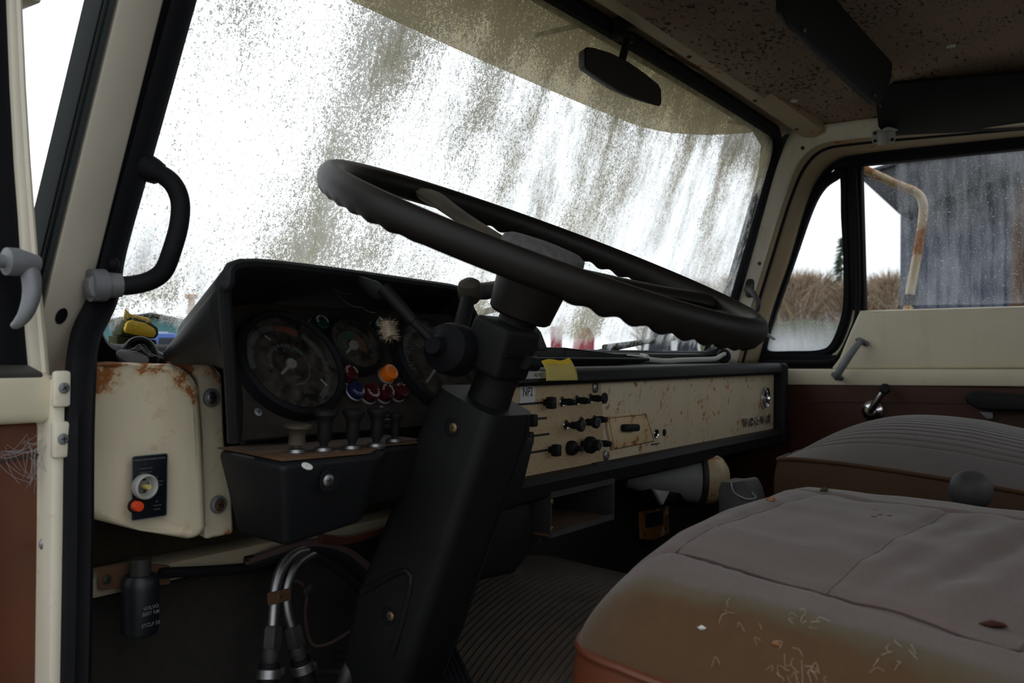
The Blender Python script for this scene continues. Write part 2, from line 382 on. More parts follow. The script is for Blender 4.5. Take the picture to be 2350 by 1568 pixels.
def tubev(path, r, seg=10, closed=False, cap=True):
    path = [V(p) for p in path]; n = len(path); rs = list(r) if isinstance(r, (list, tuple)) else [r] * n
    if len(rs) != n:
        k_ = len(rs) - 1; rs = [(lambda t, i: rs[i] + (rs[min(k_, i + 1)] - rs[i]) * (t - i))(q * k_ / (n - 1), min(k_, int(q * k_ / (n - 1)))) for q in range(n)]
    vs, fs = [], []; up = None
    for i, p in enumerate(path):
        a = path[(i - 1) % n] if closed or i else p; b = path[(i + 1) % n] if closed or i < n - 1 else p
        t = (b - a).normalized()
        if up is None: up = t.orthogonal().normalized()
        up = (up - t * up.dot(t)).normalized(); s = t.cross(up)
        for k in range(seg):
            q = 2 * math.pi * k / seg; vs.append(p + (up * math.cos(q) + s * math.sin(q)) * rs[i])
    for i in range(n if closed else n - 1):
        j = (i + 1) % n
        for k in range(seg): fs.append((i * seg + k, i * seg + (k + 1) % seg, j * seg + (k + 1) % seg, j * seg + k))
    if cap and not closed: fs += [tuple(range(seg))[::-1], tuple(range((n - 1) * seg, n * seg))]
    return vs, fs
def tube(name, path, r, mat, parent=None, seg=10, smooth=0, closed=False, **k):
    if smooth: path = spline(path, smooth, closed)
    return mk(name, tubev(path, r, seg, closed), mat, parent, **k)
def sweepv(path, sect, nrm, closed=True):
    """sweep a 2-d section [(side, out)] along a path; nrm(p) = direction of 'out'"""
    n = len(path); k = len(sect); vs, fs = [], []
    for i, p in enumerate(path):
        a = path[(i - 1) % n] if closed or i else p; b = path[(i + 1) % n] if closed or i < n - 1 else p
        t = (V(b) - V(a)).normalized(); u = V(nrm(p)).normalized(); s = u.cross(t).normalized()
        for x, y in sect: vs.append(V(p) + s * x + u * y)
    for i in range(n if closed else n - 1):
        j = (i + 1) % n
        for q in range(k): fs.append((i * k + q, i * k + (q + 1) % k, j * k + (q + 1) % k, j * k + q))
    if not closed: fs += [tuple(range(k)), tuple(range((n - 1) * k, n * k))[::-1]]
    return vs, fs
def gridv(fn, nu, nv):
    vs = [fn(i / nu, j / nv) for j in range(nv + 1) for i in range(nu + 1)]
    return vs, [(j * (nu + 1) + i, j * (nu + 1) + i + 1, (j + 1) * (nu + 1) + i + 1, (j + 1) * (nu + 1) + i) for j in range(nv) for i in range(nu)]
def rrect(w, h, r, n=5):
    out = []
    for cx, cy, a0 in ((w / 2 - r, h / 2 - r, 0), (-w / 2 + r, h / 2 - r, 90), (-w / 2 + r, -h / 2 + r, 180), (w / 2 - r, -h / 2 + r, 270)):
        for i in range(n + 1):
            a = R(a0 + 90 * i / n); out.append((cx + r * math.cos(a), cy + r * math.sin(a)))
    return out
def rplate(name, f, w, h, r, t, mat, parent=None, bevel=.0006, c0=0, **k):
    o = rrect(w, h, r); return hexa(name, [f.p(a, b, c0) for a, b in o], [f.p(a, b, c0 + t) for a, b in o], mat, parent, bevel, **k)
def ring(name, f, r0, r1, t, mat, parent=None, seg=32, c0=0):
    return lathe(name, [(r0, c0), (r0, c0 + t), (r0 + (r1 - r0) * .3, c0 + t * 1.25), (r1, c0 + t * .9), (r1, c0)], f.o, f.n, mat, parent, seg, )
def arcv(f, r0, r1, a0, a1, c, n=16):
    vs, fs = [], []
    for i in range(n + 1):
        a = R(a0 + (a1 - a0) * i / n); vs += [f.p(r0 * math.cos(a), r0 * math.sin(a), c), f.p(r1 * math.cos(a), r1 * math.sin(a), c)]
    return vs, [(2 * i, 2 * i + 1, 2 * i + 3, 2 * i + 2) for i in range(n)]
_TX = {}
def textv(s):
    if s in _TX: return _TX[s]
    cu = bpy.data.curves.new('t', 'FONT'); cu.body = s; cu.resolution_u = 3; cu.align_x = 'CENTER'; cu.align_y = 'CENTER'
    o = bpy.data.objects.new('t', cu); C.objects.link(o); dg = bpy.context.evaluated_depsgraph_get(); dg.update()
    me = bpy.data.meshes.new_from_object(o.evaluated_get(dg))
    r = ([tuple(v.co) for v in me.vertices], [tuple(p.vertices) for p in me.polygons]); bpy.data.objects.remove(o); bpy.data.curves.remove(cu); bpy.data.meshes.remove(me)
    _TX[s] = r; return r
def text(name, s, f, size, mat, parent, c=.0006, stretch=1.0):
    vs, fs = textv(s); return mk(name, ([f.p(x * size * stretch, y * size, c) for x, y, z in vs], fs), mat, parent, fixn=False)
def arctext(name, s, f, r, size, mat, parent, a_mid=90, step=16, c=.0006):
    VS, FS = [], []; n = len(s)
    for i, ch in enumerate(s):
        if ch == ' ': continue
        a = R(a_mid + step * ((n - 1) / 2 - i)); vs, fs = textv(ch); b = len(VS)
        for x, y, z in vs:
            rr = r + y * size; th = a - x * size / r; VS.append(f.p(rr * math.cos(th), rr * math.sin(th), c))
        FS += [tuple(q + b for q in p) for p in fs]
    return mk(name, (VS, FS), mat, parent, fixn=False)
def screwv(p, n, r, mat='dull_steel'):
    f = fr_n(p, n); a = random.random() * 1.5; ca, sa = math.cos(a), math.sin(a)
    head = lathev([(r, 0), (r, r * .18), (r * .8, r * .38), (r * .45, r * .46), (0, r * .48)], p, n, 14)
    M = Matrix((f.u * ca + f.v * sa, f.v * ca - f.u * sa, f.n)).transposed()
    out = [(head[0], head[1], mat)]
    for s in ((r * 1.1, r * .22, r * .1), (r * .22, r * 1.1, r * .1)):
        q = boxv(f.p(0, 0, r * .46), s, M); out.append((q[0], q[1], 'print_black'))
    return out
def screw(p, n, r, parent, mat='dull_steel', washer=None):
    parts = []
    if washer: 
        q = lathev([(r * 1.5, 0), (r * 1.45, r * .3), (r * 1.05, r * .55), (r, r * .2)], p, n, 16); parts.append((q[0], q[1], washer))
    return mk('screw', parts + screwv(V(p) + V(n).normalized() * (r * .2 if washer else 0), n, r, mat), mat, parent)
BACK = V((0, -1, 0))

# ================================================================== SETTING: the cab shell
FLOOR = -.55
MID, HW = 1.425, .880
def ztop(x): return .535 + .032 * (1 - ((x - MID) / HW) ** 2)
def YG(x, z): return .99 - .34 * z - .04 * ((x - MID) / HW) ** 2
GW, GH = 1.76, .56
def S(a, b, off=0):
    t = (b + GH / 2) / GH; z0 = t * .55; u = a / (GW / 2); x = MID + u * (HW - .087 * z0); z = -.008 + t * (ztop(x) + .008)
    return V((x, YG(x, z) - off, z))
gl_n = V((0, -1, -.34)).normalized()

# ---- windscreen: dirty pane + rubber seal
win = struct('window_1', (MID, .95, 0))
def blob(q, c, rx, rz): return math.exp(-((q.x - c.x) / rx) ** 2 - ((q.z - c.z) / rz) ** 2)
AB = [(PG(800, 300), .05, .16, .75), (PG(930, 130), .07, .09, .55), (PG(830, 570), .075, .06, .85), (PG(1010, 640), .05, .035, .5), (PG(700, 590), .04, .03, .45),
      (PG(1130, 260), .04, .13, .42), (PG(1450, 390), .05, .09, .5), (PG(1330, 540), .04, .12, .4), (PG(1385, 735), .06, .06, 1.0), (PG(1190, 420), .05, .10, .3),
      (PG(1640, 500), .06, .10, .2), (PG(1130, 700), .06, .03, .5), (PG(300, 690), .05, .03, .45), (PG(400, 660), .03, .03, .35), (PG(560, 600), .05, .04, .3), (PG(450, 500), .08, .12, .08), (PG(620, 60), .08, .08, .22), (PG(500, 30), .06, .04, .2),
      (PG(860, 205), .006, .006, .9)]
def windscreen_masks(q):
    """lime film and algae as they sit on the glass, in metres on the pane"""
    top = ztop(q.x) - q.z; n = noise.fractal(q * 7, 1, 2, 4); n2 = noise.fractal(V((q.x * 16, 3, q.z * 2.2)), 1, 2, 4)
    al = sum(s * blob(q, c, rx, rz) for c, rx, rz, s in AB)
    k = min(1, max(0, (q.x - .72) / .2))
    al += k * (1.05 * math.exp(-(top / .085) ** 2) + .25 * math.exp(-(top / .17) ** 2)) * (1 + .35 * n2)
    al += .04 * k + .26 * n * (.35 + .65 * k) + .16 * n2 * k + .27
    fr = .15 + .28 * k + .25 * n + .28 * n2
    fr += .35 * blob(q, PG(1330, 775), .08, .035)
    bot = q.z - .03 - .012 * n
    if bot < 0: fr -= .5 * min(1, -bot / .02); al -= .5 * min(1, -bot / .02)
    fr += (.85 * blob(q, PG(330, 640), .13, .07) - .9 * blob(q, PG(325, 752), .035, .028)) if q.x < 1.0 else 0
    return min(1, max(-1, fr)), min(1.2, max(-.6, al))
def cornered(b):
    r = .048; e = GH / 2 - r; d = abs(b) - e
    return 0 if d <= 0 else r - math.sqrt(max(0, r * r - d * d))
def dirty_pane(name, vf, mat, parent, masks, fz=True):
    o = mk(name, vf, mat, parent, fixn=False); me = o.data; c = WL[o.name]
    A = me.attributes.new('frost', 'FLOAT', 'POINT'); B = me.attributes.new('algae', 'FLOAT', 'POINT')
    for i, v in enumerate(me.vertices): f, a = masks(v.co + c); A.data[i].value = f; B.data[i].value = a
    return o
def wfn(u, v):
    b = (v - .5) * GH; return S((u - .5) * (GW - 2 * cornered(b)), b)
dirty_pane('pane', gridv(wfn, 260, 90), 'windscreen_dirt', win, windscreen_masks)
oab = rrect(GW, GH, .048, 8); dense = []
for i, (a, b) in enumerate(oab):
    a2, b2 = oab[(i + 1) % len(oab)]; k = max(1, int(math.hypot(a2 - a, b2 - b) / .06))
    for t in range(k): dense.append(S(a + (a2 - a) * t / k, b + (b2 - b) * t / k))
SEC = [(-x, y) for x, y in ((-.006, -.012), (.016, -.012), (.022, -.004), (.022, .008), (.012, .015), (-.004, .014), (-.008, .006), (-.008, -.006))]
mk('rubber_seal', sweepv(dense, SEC, lambda p: gl_n), 'black_rubber', win)

# ---- front: bulkhead under the windscreen, cowl shelf
fw = struct('wall_front', (MID, 1.0, FLOOR))
box('cowl', (MID, .972, -.030), (1.92, .055, .05), 'black_plastic', fw, bevel=.008)
box('cowl_shelf', (1.76, .90, -.055), (1.28, .09, .03), 'black_plastic', fw, bevel=.004)
box('bulkhead', (MID + .03, .995, -.17), (2.04, .03, .24), 'bulkhead_shade', fw, bevel=.002)
box('ledge', (MID + .03, .955, -.262), (2.04, .05, .022), 'cream_shaded', fw, bevel=.004)
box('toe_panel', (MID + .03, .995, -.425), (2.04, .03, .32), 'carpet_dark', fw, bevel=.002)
# ---- floor with the rubber mat swelling over the engine tunnel
fl = struct('floor', (MID, .2, FLOOR))
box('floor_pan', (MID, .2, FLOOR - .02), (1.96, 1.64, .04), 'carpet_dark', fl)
def hump(u, v):
    x = 1.02 + u * .72; y = .30 + v * .69; e = math.sin(math.pi * u) ** .55 * min(1, (v + .02) / .35) ** .7
    z = FLOOR + .005 + .155 * e * (.65 + .35 * v); return V((x, y, z + .0022 * math.cos(y * 2 * math.pi / .0125)))
mk('rubber_mat', gridv(hump, 40, 330), 'mat_rubber', fl)
# ---- rear and left walls (behind the photographer's view)
wb = struct('wall_back', (MID, -.6, 0)); box('rear_panel', (MID, -.62, -.26), (1.98, .03, .62), 'vinyl_brown', wb); box('rear_header', (MID, -.62, .57), (1.98, .03, .22), 'cream_clean', wb)
for x in (.62, 2.25): box('rear_post', (x, -.62, .26), (.34, .03, .42), 'cream_clean', wb)
wr_ = struct('added_window', (MID, -.62, .26)); dirty_pane('pane', gridv(lambda u, v: V((.78 + 1.31 * u, -.625, .05 + .42 * v)), 20, 8), 'side_glass', wr_, lambda q: (0, -1))  # rear window added in the unseen back wall to brighten the dash
wl = struct('wall_left', (.47, -.4, 0)); box('rear_pillar', (.47, -.50, .06), (.05, .24, 1.24), 'cream_clean', wl)
box('door_sill', (.47, .24, FLOOR - .01), (.06, 1.24, .05), 'cream_edge', wl, bevel=.008)
box('roof_rail', (.515, .15, .60), (.07, 1.25, .05), 'cream_pillar', wl, bevel=.012)
# ---- ceiling: mouldy headliner board, coved down at the sides
CPROF = [(.70, .560), (.64, .578), (.56, .602), (.46, .622), (.3, .638), (0, .645), (-.62, .640)]
def lin(tab, t):
    for (a, p), (b, q) in zip(tab, tab[1:]):
        if min(a, b) <= t <= max(a, b): return p + (q - p) * (t - a) / (b - a)
    return tab[-1][1] if abs(t - tab[-1][0]) < abs(t - tab[0][0]) else tab[0][1]
CSIDE = [(.50, .52), (.62, .575), (.80, .616), (2.08, .622), (2.22, .588), (2.34, .535), (2.42, .49)]
def czt(x, y): return min(lin(CPROF, y) + (.0 if .8 < x < 2.08 else 0), lin(CSIDE, x) + max(0, lin(CPROF, y) - .622))
ce = struct('ceiling', (MID, 0, .64))
mk('headliner_board', gridv(lambda u, v: V((.50 + 1.92 * u, .70 - 1.32 * v, czt(.50 + 1.92 * u, .70 - 1.32 * v))), 48, 40), 'headliner', ce, solid=.008, ang=60)
for px, py, sz in ((1822, 231, .0085), (2182, 106, .009)):
    p = PZ(px, py, .60)
    for _ in range(6): p = PZ(px, py, czt(p.x, p.y) - .006)
    lathe('trim_washer', [(sz * .45, .001), (sz * .6, .003), (sz, .0015), (sz, -.003), (sz * .45, -.003)], p, (0, 0, -1), 'white_plastic', ce, 18)
box('roof_skin', (MID, .02, .70), (1.98, 1.34, .02), 'green_paint', ce, bevel=.004)
# ---- trim_1: header rail over the windscreen
th = struct('trim_1', (MID, .75, .57))
HP = [(.025, -.004), (.012, .010), (.000, .020), (-.035, .022), (-.050, .012), (-.056, .000), (-.078, -.002), (-.108, .006), (-.11, .03), (.0, .06), (.03, .05)]
def hdr(u, v):
    x = .56 + u * 1.74; i = v * (len(HP) - 1); k = min(len(HP) - 2, int(i + 1e-6)); f = i - k
    dy = HP[k][0] * (1 - f) + HP[k + 1][0] * f; dz = HP[k][1] * (1 - f) + HP[k + 1][1] * f
    z = ztop(x); return V((x, YG(x, z) + dy, z + dz))
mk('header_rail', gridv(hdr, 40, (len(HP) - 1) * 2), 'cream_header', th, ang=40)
for x in (.9, 1.25, 1.62, 1.95, 2.2):
    z = ztop(x); screw((x, YG(x, z) - .068, z - .002), (0, -.1, -1), .005, th, 'rusty_steel')
for x0, x1 in ((1.60, 1.66), (1.70, 1.79)):     # lifted flakes of paint
    z = ztop(x0); tube('paint_flake', [(x0, YG(x0, z) - .02, z + .017), ((x0 + x1) / 2, YG(x0, z) - .024, z + .014), (x1, YG(x1, z) - .02, z + .018)], [.001, .003, .001], 'cream_header', th, 6)
# ---- trim_2: left windscreen pillar beside the open door
tl = struct('trim_2', (.55, .9, 0))
def plinep(a, b, c):                                    # pillar edge through two photo measurements, extended along the rake
    p, q = PG(*a, c), PG(*b, c); d = (q - p) / (q.z - p.z)
    return lambda z: p + d * (z - p.z)
e1 = plinep((405, 100), (236, 660), .945); e2 = plinep((352, 100), (212, 660), .912)
e3 = plinep((250, 100), (118, 640), .885); e4 = plinep((178, 60), (92, 420), 1.00); e5 = plinep((262, 60), (150, 420), .99)
Z0, Z1 = -.035, .62
def ploft(es, name, mat): hexa(name, [e(Z0) for e in es], [e(Z1) for e in es], mat, tl, bevel=.004)
off = lambda e, d: (lambda z: e(z) + V(d))
ploft([e3, e2, off(e2, (.01, .06, 0)), off(e3, (.012, .06, 0))], 'pillar_face', 'cream_pillar')
ploft([off(e4, (0, .0, 0)), off(e3, (-.0035, .001, 0)), off(e3, (.0, .02, 0)), off(e4, (.012, .002, 0))], 'outer_skin', 'green_paint')
ploft([off(e4, (.002, .0, 0)), off(e3, (.012, .055, 0)), off(e1, (.0, .055, 0)), off(e1, (.0, .075, 0))], 'front_skin', 'green_paint')
ploft([e2, e1, off(e1, (.01, .06, 0)), off(e2, (.01, .06, 0))], 'inner_lip', 'black_rubber')
for k in (.18, .32):
    tube('door_gutter', [e3(z) * (1 - k) + e4(z) * k + V((-.0045, -.001, 0)) for z in (0, .2, .4, .6)], .0011, 'black_rubber', tl, 6)
pl_n = (e2(.1) - e3(.1)).cross(e3(.3) - e3(.1)).normalized()
if pl_n.y > 0: pl_n = -pl_n
p = hit(139, 725, e3(.05), pl_n); lathe('lock_hole', [(.0085, .0006), (.0078, .0012), (.007, -.006), (.0, -.008)], p + pl_n * .0006, pl_n, 'black_plastic', tl, 18)
lathe('hole_plug', [(.0069, -.004), (.005, -.001), (0, -.001)], p + pl_n * .001 + V((0, 0, -.002)), pl_n, 'cream_pillar', tl, 16)
# lower door post: cream hinge strip and the thick door-opening seal
def post(px0, px1, y): return [PY(px0, 870, y), PY(px1, 870, y)], [PY(px0 - 8, 1568, y), PY(px1 - 8, 1568, y)]
a, b = post(122, 152, .84)
b = [p + (p - q) * .25 for p, q in zip(b, a)]
hexa('hinge_post', [a[0], a[1], a[1] + V((0, .07, 0)), a[0] + V((0, .07, 0))], [b[0], b[1], b[1] + V((0, .07, 0)), b[0] + V((0, .07, 0))], 'cream_edge', tl, bevel=.003)
for px, py in ((133, 893), (131, 1010)): 
    q = PY(px, py, .838); box('hinge_plate', q + V((.003, 0, .0)), (.016, .008, .034), 'cream_edge', tl, bevel=.003); screw(q + V((.003, -.005, .001)), BACK, .0052, tl, 'zinc')
sealp = [e1(z).lerp(e2(z), .5) + V((0, -.008, 0)) for z in (.62, .4, .2, .10)] + [e1(.05).lerp(e2(.05), .6) + V((-.001, -.02, 0)), PY(198, 770, .872), PY(186, 860, .85), PY(180, 1000, .84), PY(178, 1250, .838), PY(172, 1568, .838), PY(168, 1800, .838)]
sp = spline(sealp, 6); mk('door_seal', sweepv(sp, [(x * .0135, y * .010) for x, y in ((-1, -.6), (-.6, -1), (.6, -1), (1, -.6), (1, .5), (.55, 1), (.1, .7), (-.45, 1), (-1, .6))], lambda p: (0, -1, 0), False), 'black_rubber', tl, ang=50)

# ---- trim_3: right pillar, door surround and roof corner
tr_ = struct('trim_3', (2.35, .85, 0))
DN = V((1, 0, .12))
def PD(px, py, c=2.44): return hit(px, py, (c, 0, 0), DN)
def ext(pts, n=6):
    pts = [V(p) for p in pts]; e = pts[-1]; return spline(pts, n) + [V((e.x, e.y - .2, e.z)), V((e.x, e.y - .75, e.z))]
p0 = [PG(x, y, .937) for x, y in ((1650, 830), (1680, 745), (1716, 620), (1752, 490), (1787, 370))] + [V((2.27, .73, .565)), V((2.27, .66, .56)), V((2.27, .55, .56)), V((2.27, .35, .555))]
p1 = [PD(x, y, 2.36) for x, y in ((1690, 835), (1722, 705), (1757, 590), (1797, 462), (1832, 374), (1880, 332), (1960, 318), (2100, 306), (2350, 287))]
p2 = [PD(x, y, 2.385) for x, y in ((1702, 835), (1736, 705), (1771, 590), (1811, 462), (1845, 384), (1890, 342), (1965, 328), (2100, 315), (2350, 293))]
p3 = [PD(x, y, 2.43) for x, y in ((1738, 835), (1774, 705), (1810, 600), (1846, 480), (1876, 410), (1922, 366), (1982, 352), (2100, 338), (2350, 312))]
def loft(name, A, B, mat, parent, n=4, **k):
    A, B = ext(A), ext(B); m = min(len(A), len(B))
    return mk(name, gridv(lambda u, v: A[min(m - 1, round(u * (m - 1)))].lerp(B[min(m - 1, round(u * (m - 1)))], v), m - 1, n), mat, parent, **k)
loft('pillar_cover', p0, p1, 'cream_edge', tr_, solid=.004)
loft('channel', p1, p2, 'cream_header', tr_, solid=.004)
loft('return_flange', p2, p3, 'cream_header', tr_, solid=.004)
mk('edge_welt', tubev(ext(p2), .006, 8), 'black_rubber', tr_)
for px, py in ((1743, 605), (1842, 340)): q = PD(px, py, 2.33); screw(q, (-1, -.4, 0), .005, tr_, 'rusty_steel')

def gplate(name, xz, dy, th_, mat, parent): return hexa(name, [V((x, YG(x, z) + dy, z)) for x, z in xz], [V((x, YG(x, z) + dy + th_, z)) for x, z in xz], mat, parent, bevel=0)
gplate('outer_skin', [(2.16, .70), (2.46, .70), (2.47, -.06), (2.29, -.06), (2.292, .2), (2.268, .46), (2.235, .52), (2.16, .545)], .014, .015, 'green_paint', tr_)
gplate('outer_header', [(.50, .71), (2.38, .71), (2.30, .545), (2.0, .562), (1.7, .573), (MID, .577), (1.1, .573), (.85, .562), (.56, .545)], .014, .015, 'green_paint', th)
# ---- door_2: passenger door with quarter light, wind-down window, cream sill, brown trim card
d2 = struct('door_2', (2.44, .4, -.1))
vent_px = [(1943, 391), (1948, 500), (1953, 600), (1952, 700), (1938, 760), (1915, 803), (1880, 818), (1820, 820), (1765, 819), (1748, 803), (1750, 780), (1772, 705), (1810, 595), (1850, 480), (1878, 428), (1910, 402)]
vent = [PD(x, y, 2.45) for x, y in vent_px]
qs = spline(vent, 6, True)
def fanpane(name, path, parent, masks):
    """pane filled as a grid between left and right borders of a closed outline"""
    zs = [p.z for p in path]; z0, z1 = min(zs) + .0005, max(zs) - .0005; nr = 70; rows = []
    for j in range(nr + 1):
        z = z0 + (z1 - z0) * j / nr; ys = []
        for a, b in zip(path, path[1:] + path[:1]):
            if (a.z - z) * (b.z - z) <= 0 and a.z != b.z: ys.append(a.y + (b.y - a.y) * (z - a.z) / (b.z - a.z))
        rows.append((min(ys), max(ys), z))
    c = path[0].x + .12 * path[0].z
    return dirty_pane(name, gridv(lambda u, v: (lambda r: V((c - .12 * r[2], r[1] + (r[0] - r[1]) * u, r[2])))(rows[round(v * nr)]), 40, nr), 'side_glass', parent, masks)
def side_masks(q):
    n = noise.fractal(q * 9, 1, 2, 4); n2 = noise.fractal(V((q.y * 30, 7, q.z * 3)), 1, 2, 4)
    return max(-1, min(1, -.10 + (.95 if q.y > .52 else .75) * math.exp(-((q.z - (.0 if q.y > .52 else .045)) / (.075 if q.y > .52 else .05)) ** 2) + .12 * n + .06 * n2 + (.25 if q.y < .52 else -.25 * min(1, max(0, (q.z - .12) / .06))))), -1
qw = tag(place(bpy.data.objects.new('window_2', None), None, (2.45, .75, .1)), kind='structure')
fanpane('pane', qs, qw, side_masks)
inn = lambda p: V((-1, 0, -.12))
mk('rubber_seal', sweepv(qs, [(-.017, -.012), (.005, -.012), (.006, .006), (-.004, .012), (-.017, .01)], inn), 'black_rubber', qw)
main = [PD(x, y, 2.46) for x, y in ((1977, 384), (2150, 364), (2350, 341))]; e = main[-1]
ml = [PD(1984, 706, 2.46), PD(2200, 700, 2.46), PD(2350, 697, 2.46)]; g = ml[-1]
mo = [main[0], main[1], e, V((e.x, -.28, e.z)), V((g.x, -.28, g.z)), g, ml[1], ml[0]]
mw = tag(place(bpy.data.objects.new('window_3', None), None, (2.46, .2, .1)), kind='structure')
fanpane('pane', mo, mw, side_masks)
box('top_channel', ((main[0] + e) / 2 + V((-.01, -.22, .012))), (.03, 1.06, .028), 'black_rubber', mw, M=Matrix.Rotation(0, 3, 'X'), bevel=.004)
# black door frame filling between surround and panes
loft('window_frame', p3, [PD(x, y, 2.445) for x, y in ((1752, 832), (1782, 700), (1816, 598), (1855, 482), (1882, 425), (1926, 380), (1985, 374), (2100, 361), (2350, 333))], 'black_rubber', d2, solid=.006)
dv = [(1943, 375), (1976, 375), (1985, 712), (1954, 712)]
slab('divider_bar', [PD(x, y, 2.425) for x, y in dv], (.03, 0, 0), 'black_rubber', d2, bevel=.004)
tube('divider_bead', [PD(1960, 380, 2.42), PD(1968, 560, 2.42), PD(1968, 705, 2.42), PD(1950, 770, 2.42), PD(1920, 822, 2.42), PD(1880, 832, 2.42), PD(1760, 832, 2.42)], .006, 'black_rubber', d2, 8, smooth=5)
slab('frame_foot', [PD(x, y, 2.43) for x, y in ((1735, 815), (1935, 815), (1985, 712), (1985, 860), (1735, 860))], (.03, 0, 0), 'black_rubber', d2, bevel=.003)
cs = [PD(x, y, 2.40) for x, y in ((1972, 713), (2350, 702))]; e = cs[1]
cs += [V((e.x, -.3, e.z))]; lo_ = [PD(x, y, 2.40) for x, y in ((1905, 848), (2350, 846))]; g = lo_[1]
pl = [cs[0], cs[1], cs[2], V((g.x, -.3, g.z)), g, lo_[0], PD(1925, 822, 2.40), PD(1950, 762, 2.40)]
slab('sill_panel', pl, (.05, 0, 0), 'cream_door', d2, bevel=.009, seg=3)
b0, b1 = PD(1780, 847, 2.385), PD(2350, 847, 2.385); c0, c1 = PD(1780, 884, 2.385), PD(2350, 888, 2.385)
slab('waist_rail', [b0, b1, V((b1.x, -.3, b1.z)), V((c1.x, -.3, c1.z)), c1, c0], (.06, 0, 0), 'cream_door', d2, bevel=.006)
slab('trim_card', [V((2.40, .98, c0.z + .004)), V((2.40, -.3, c1.z + .004)), V((2.40, -.3, FLOOR)), V((2.40, .98, FLOOR))], (.05, 0, 0), 'vinyl_brown', d2, bevel=.004)
q0, q1 = PX(1800, 921, 2.398), PX(2240, 926, 2.398); tube('trim_seam', [q0, q1, q1 + V((0, -.05, -.02))], .0012, 'thread_dark', d2, 5)
box('front_skin', (2.465, .6, .0), (.012, 1.9, .0), 'green_paint', d2) if 0 else None
box('outer_skin', (2.475, .30, -.34), (.012, 1.30, .50), 'green_paint', d2, bevel=.003)
# door furniture
def flange(name, p, n, ax, l, w_, mat, parent):
    f = Fr(p, V(ax).normalized(), n.cross(V(ax).normalized())); o = rrect(l, w_, w_ * .48)
    return hexa(name, [f.p(a, b, 0) for a, b in o], [f.p(a * .92, b * .9, .004) for a, b in o], mat, parent, bevel=.0008)
dn = V((-1, 0, -.12)).normalized()
ga, gb = PD(1976, 785, 2.395), PD(1925, 864, 2.38)
gh = mk('grab_handle', tubev(spline([ga + dn * .004, ga + dn * .018, ga.lerp(gb, .22) + dn * .036, ga.lerp(gb, .78) + dn * .036, gb + dn * .018, gb + dn * .004], 5), [.006 + .0035 * math.sin(math.pi * i / 25) for i in range(26)], 12), 'zinc', d2)
for q, s in ((ga, 1), (gb, -1)):
    t = V((0, -.8, -.45)); fo = flange('foot', q + V((0, -.004 * s, 0)), dn, t, .034, .015, 'zinc', gh)
    for k in (-.011, .011): screw(q + t.normalized() * k + dn * .004, dn, .0032, gh, 'rusty_steel')
cr = PX(2003, 943, 2.398); wc = lathe('window_crank', [(.0265, 0), (.027, .004), (.024, .009), (.013, .014), (.012, .024), (0, .026)], cr, (-1, 0, 0), 'chrome', d2, 28)
kn = PX(2031, 893, 2.36); tube('crank_arm', [cr + V((-.02, 0, 0)), cr.lerp(kn, .4) + V((-.014, 0, 0)), kn + V((.004, 0, 0))], [.009, .0085, .0075], 'chrome', wc, 12, smooth=4)
lathe('crank_knob', [(.006, -.012), (.0115, -.010), (.0135, 0), (.0125, .010), (.009, .013), (0, .0135)], kn, (-1, -.15, .1), 'black_plastic', wc, 22)
ar0, ar1 = PX(2222, 922, 2.35), PX(2350, 925, 2.35)
am = hexa('armrest', [PX(x, y, 2.34) for x, y in ((2212, 905), (2240, 898), (2290, 903))] + [V((2.34, -.15, -.115)), V((2.34, -.15, -.155)), PX(2350, 944, 2.34), PX(2245, 941, 2.34), PX(2217, 925, 2.34)],
          [PX(x, y, 2.34) + V((.065, 0, 0)) for x, y in ((2212, 905), (2240, 898), (2290, 903))] + [V((2.405, -.15, -.115)), V((2.405, -.15, -.155)), PX(2350, 944, 2.34) + V((.065, 0, 0)), PX(2245, 941, 2.34) + V((.065, 0, 0)), PX(2217, 925, 2.34) + V((.065, 0, 0))], 'black_plastic', d2, bevel=.006, seg=3)
slab('bracket', [PX(x, y, 2.38) for x, y in ((2246, 945), (2279, 946), (2279, 962), (2264, 962))], (.02, 0, 0), 'zinc', am)
# quarter-light catch: pale blade poking past the steering wheel rim
la, lb = PD(1745, 757, 2.40), PD(1780, 779, 2.36)
lv = lathe('quarter_light_catch', [(.009, 0), (.009, .02), (.006, .024), (0, .025)], PD(1745, 756, 2.44), dn, 'zinc', d2, 14)
bl = (lb - la); nn = V((0, 0, 1)); slab('blade', [la + nn * .008, lb + nn * .0025, lb - nn * .0025, la - nn * .008], (-.008, .003, 0), 'zinc', lv, bevel=.0015)

# ---- door_1: driver's door swung wide open on the left
d1 = struct('door_1', (.2, .86, -.3))
yD = .86
def dp(px, py, y=yD): return PY(px, py, y)
post_r = [dp(63, -40), dp(64, 0), dp(74, 200), dp(86, 380), dp(95, 500), dp(107, 640), dp(121, 760), dp(129, 862)]
post_l = [dp(18, -40), dp(20, 0), dp(28, 200), dp(38, 380), dp(47, 500), dp(56, 640), dp(63, 760), dp(72, 862)]
def strip(name, A, B, th_, mat, parent, **k):
    n = len(A); vs = A + B + [p + V((0, th_, 0)) for p in A] + [p + V((0, th_, 0)) for p in B]
    fs = [(i, i + 1, n + i + 1, n + i) for i in range(n - 1)] + [(2 * n + i, 3 * n + i, 3 * n + i + 1, 2 * n + i + 1) for i in range(n - 1)]
    fs += [(i, 2 * n + i, 2 * n + i + 1, i + 1) for i in range(n - 1)] + [(n + i, n + i + 1, 3 * n + i + 1, 3 * n + i) for i in range(n - 1)]
    fs += [(0, n, 3 * n, 2 * n), (n - 1, 3 * n - 1, 4 * n - 1, 2 * n - 1)]
    return mk(name, (vs, fs), mat, parent, **k)
mid_ = [a.lerp(b, .55) for a, b in zip(post_l, post_r)]
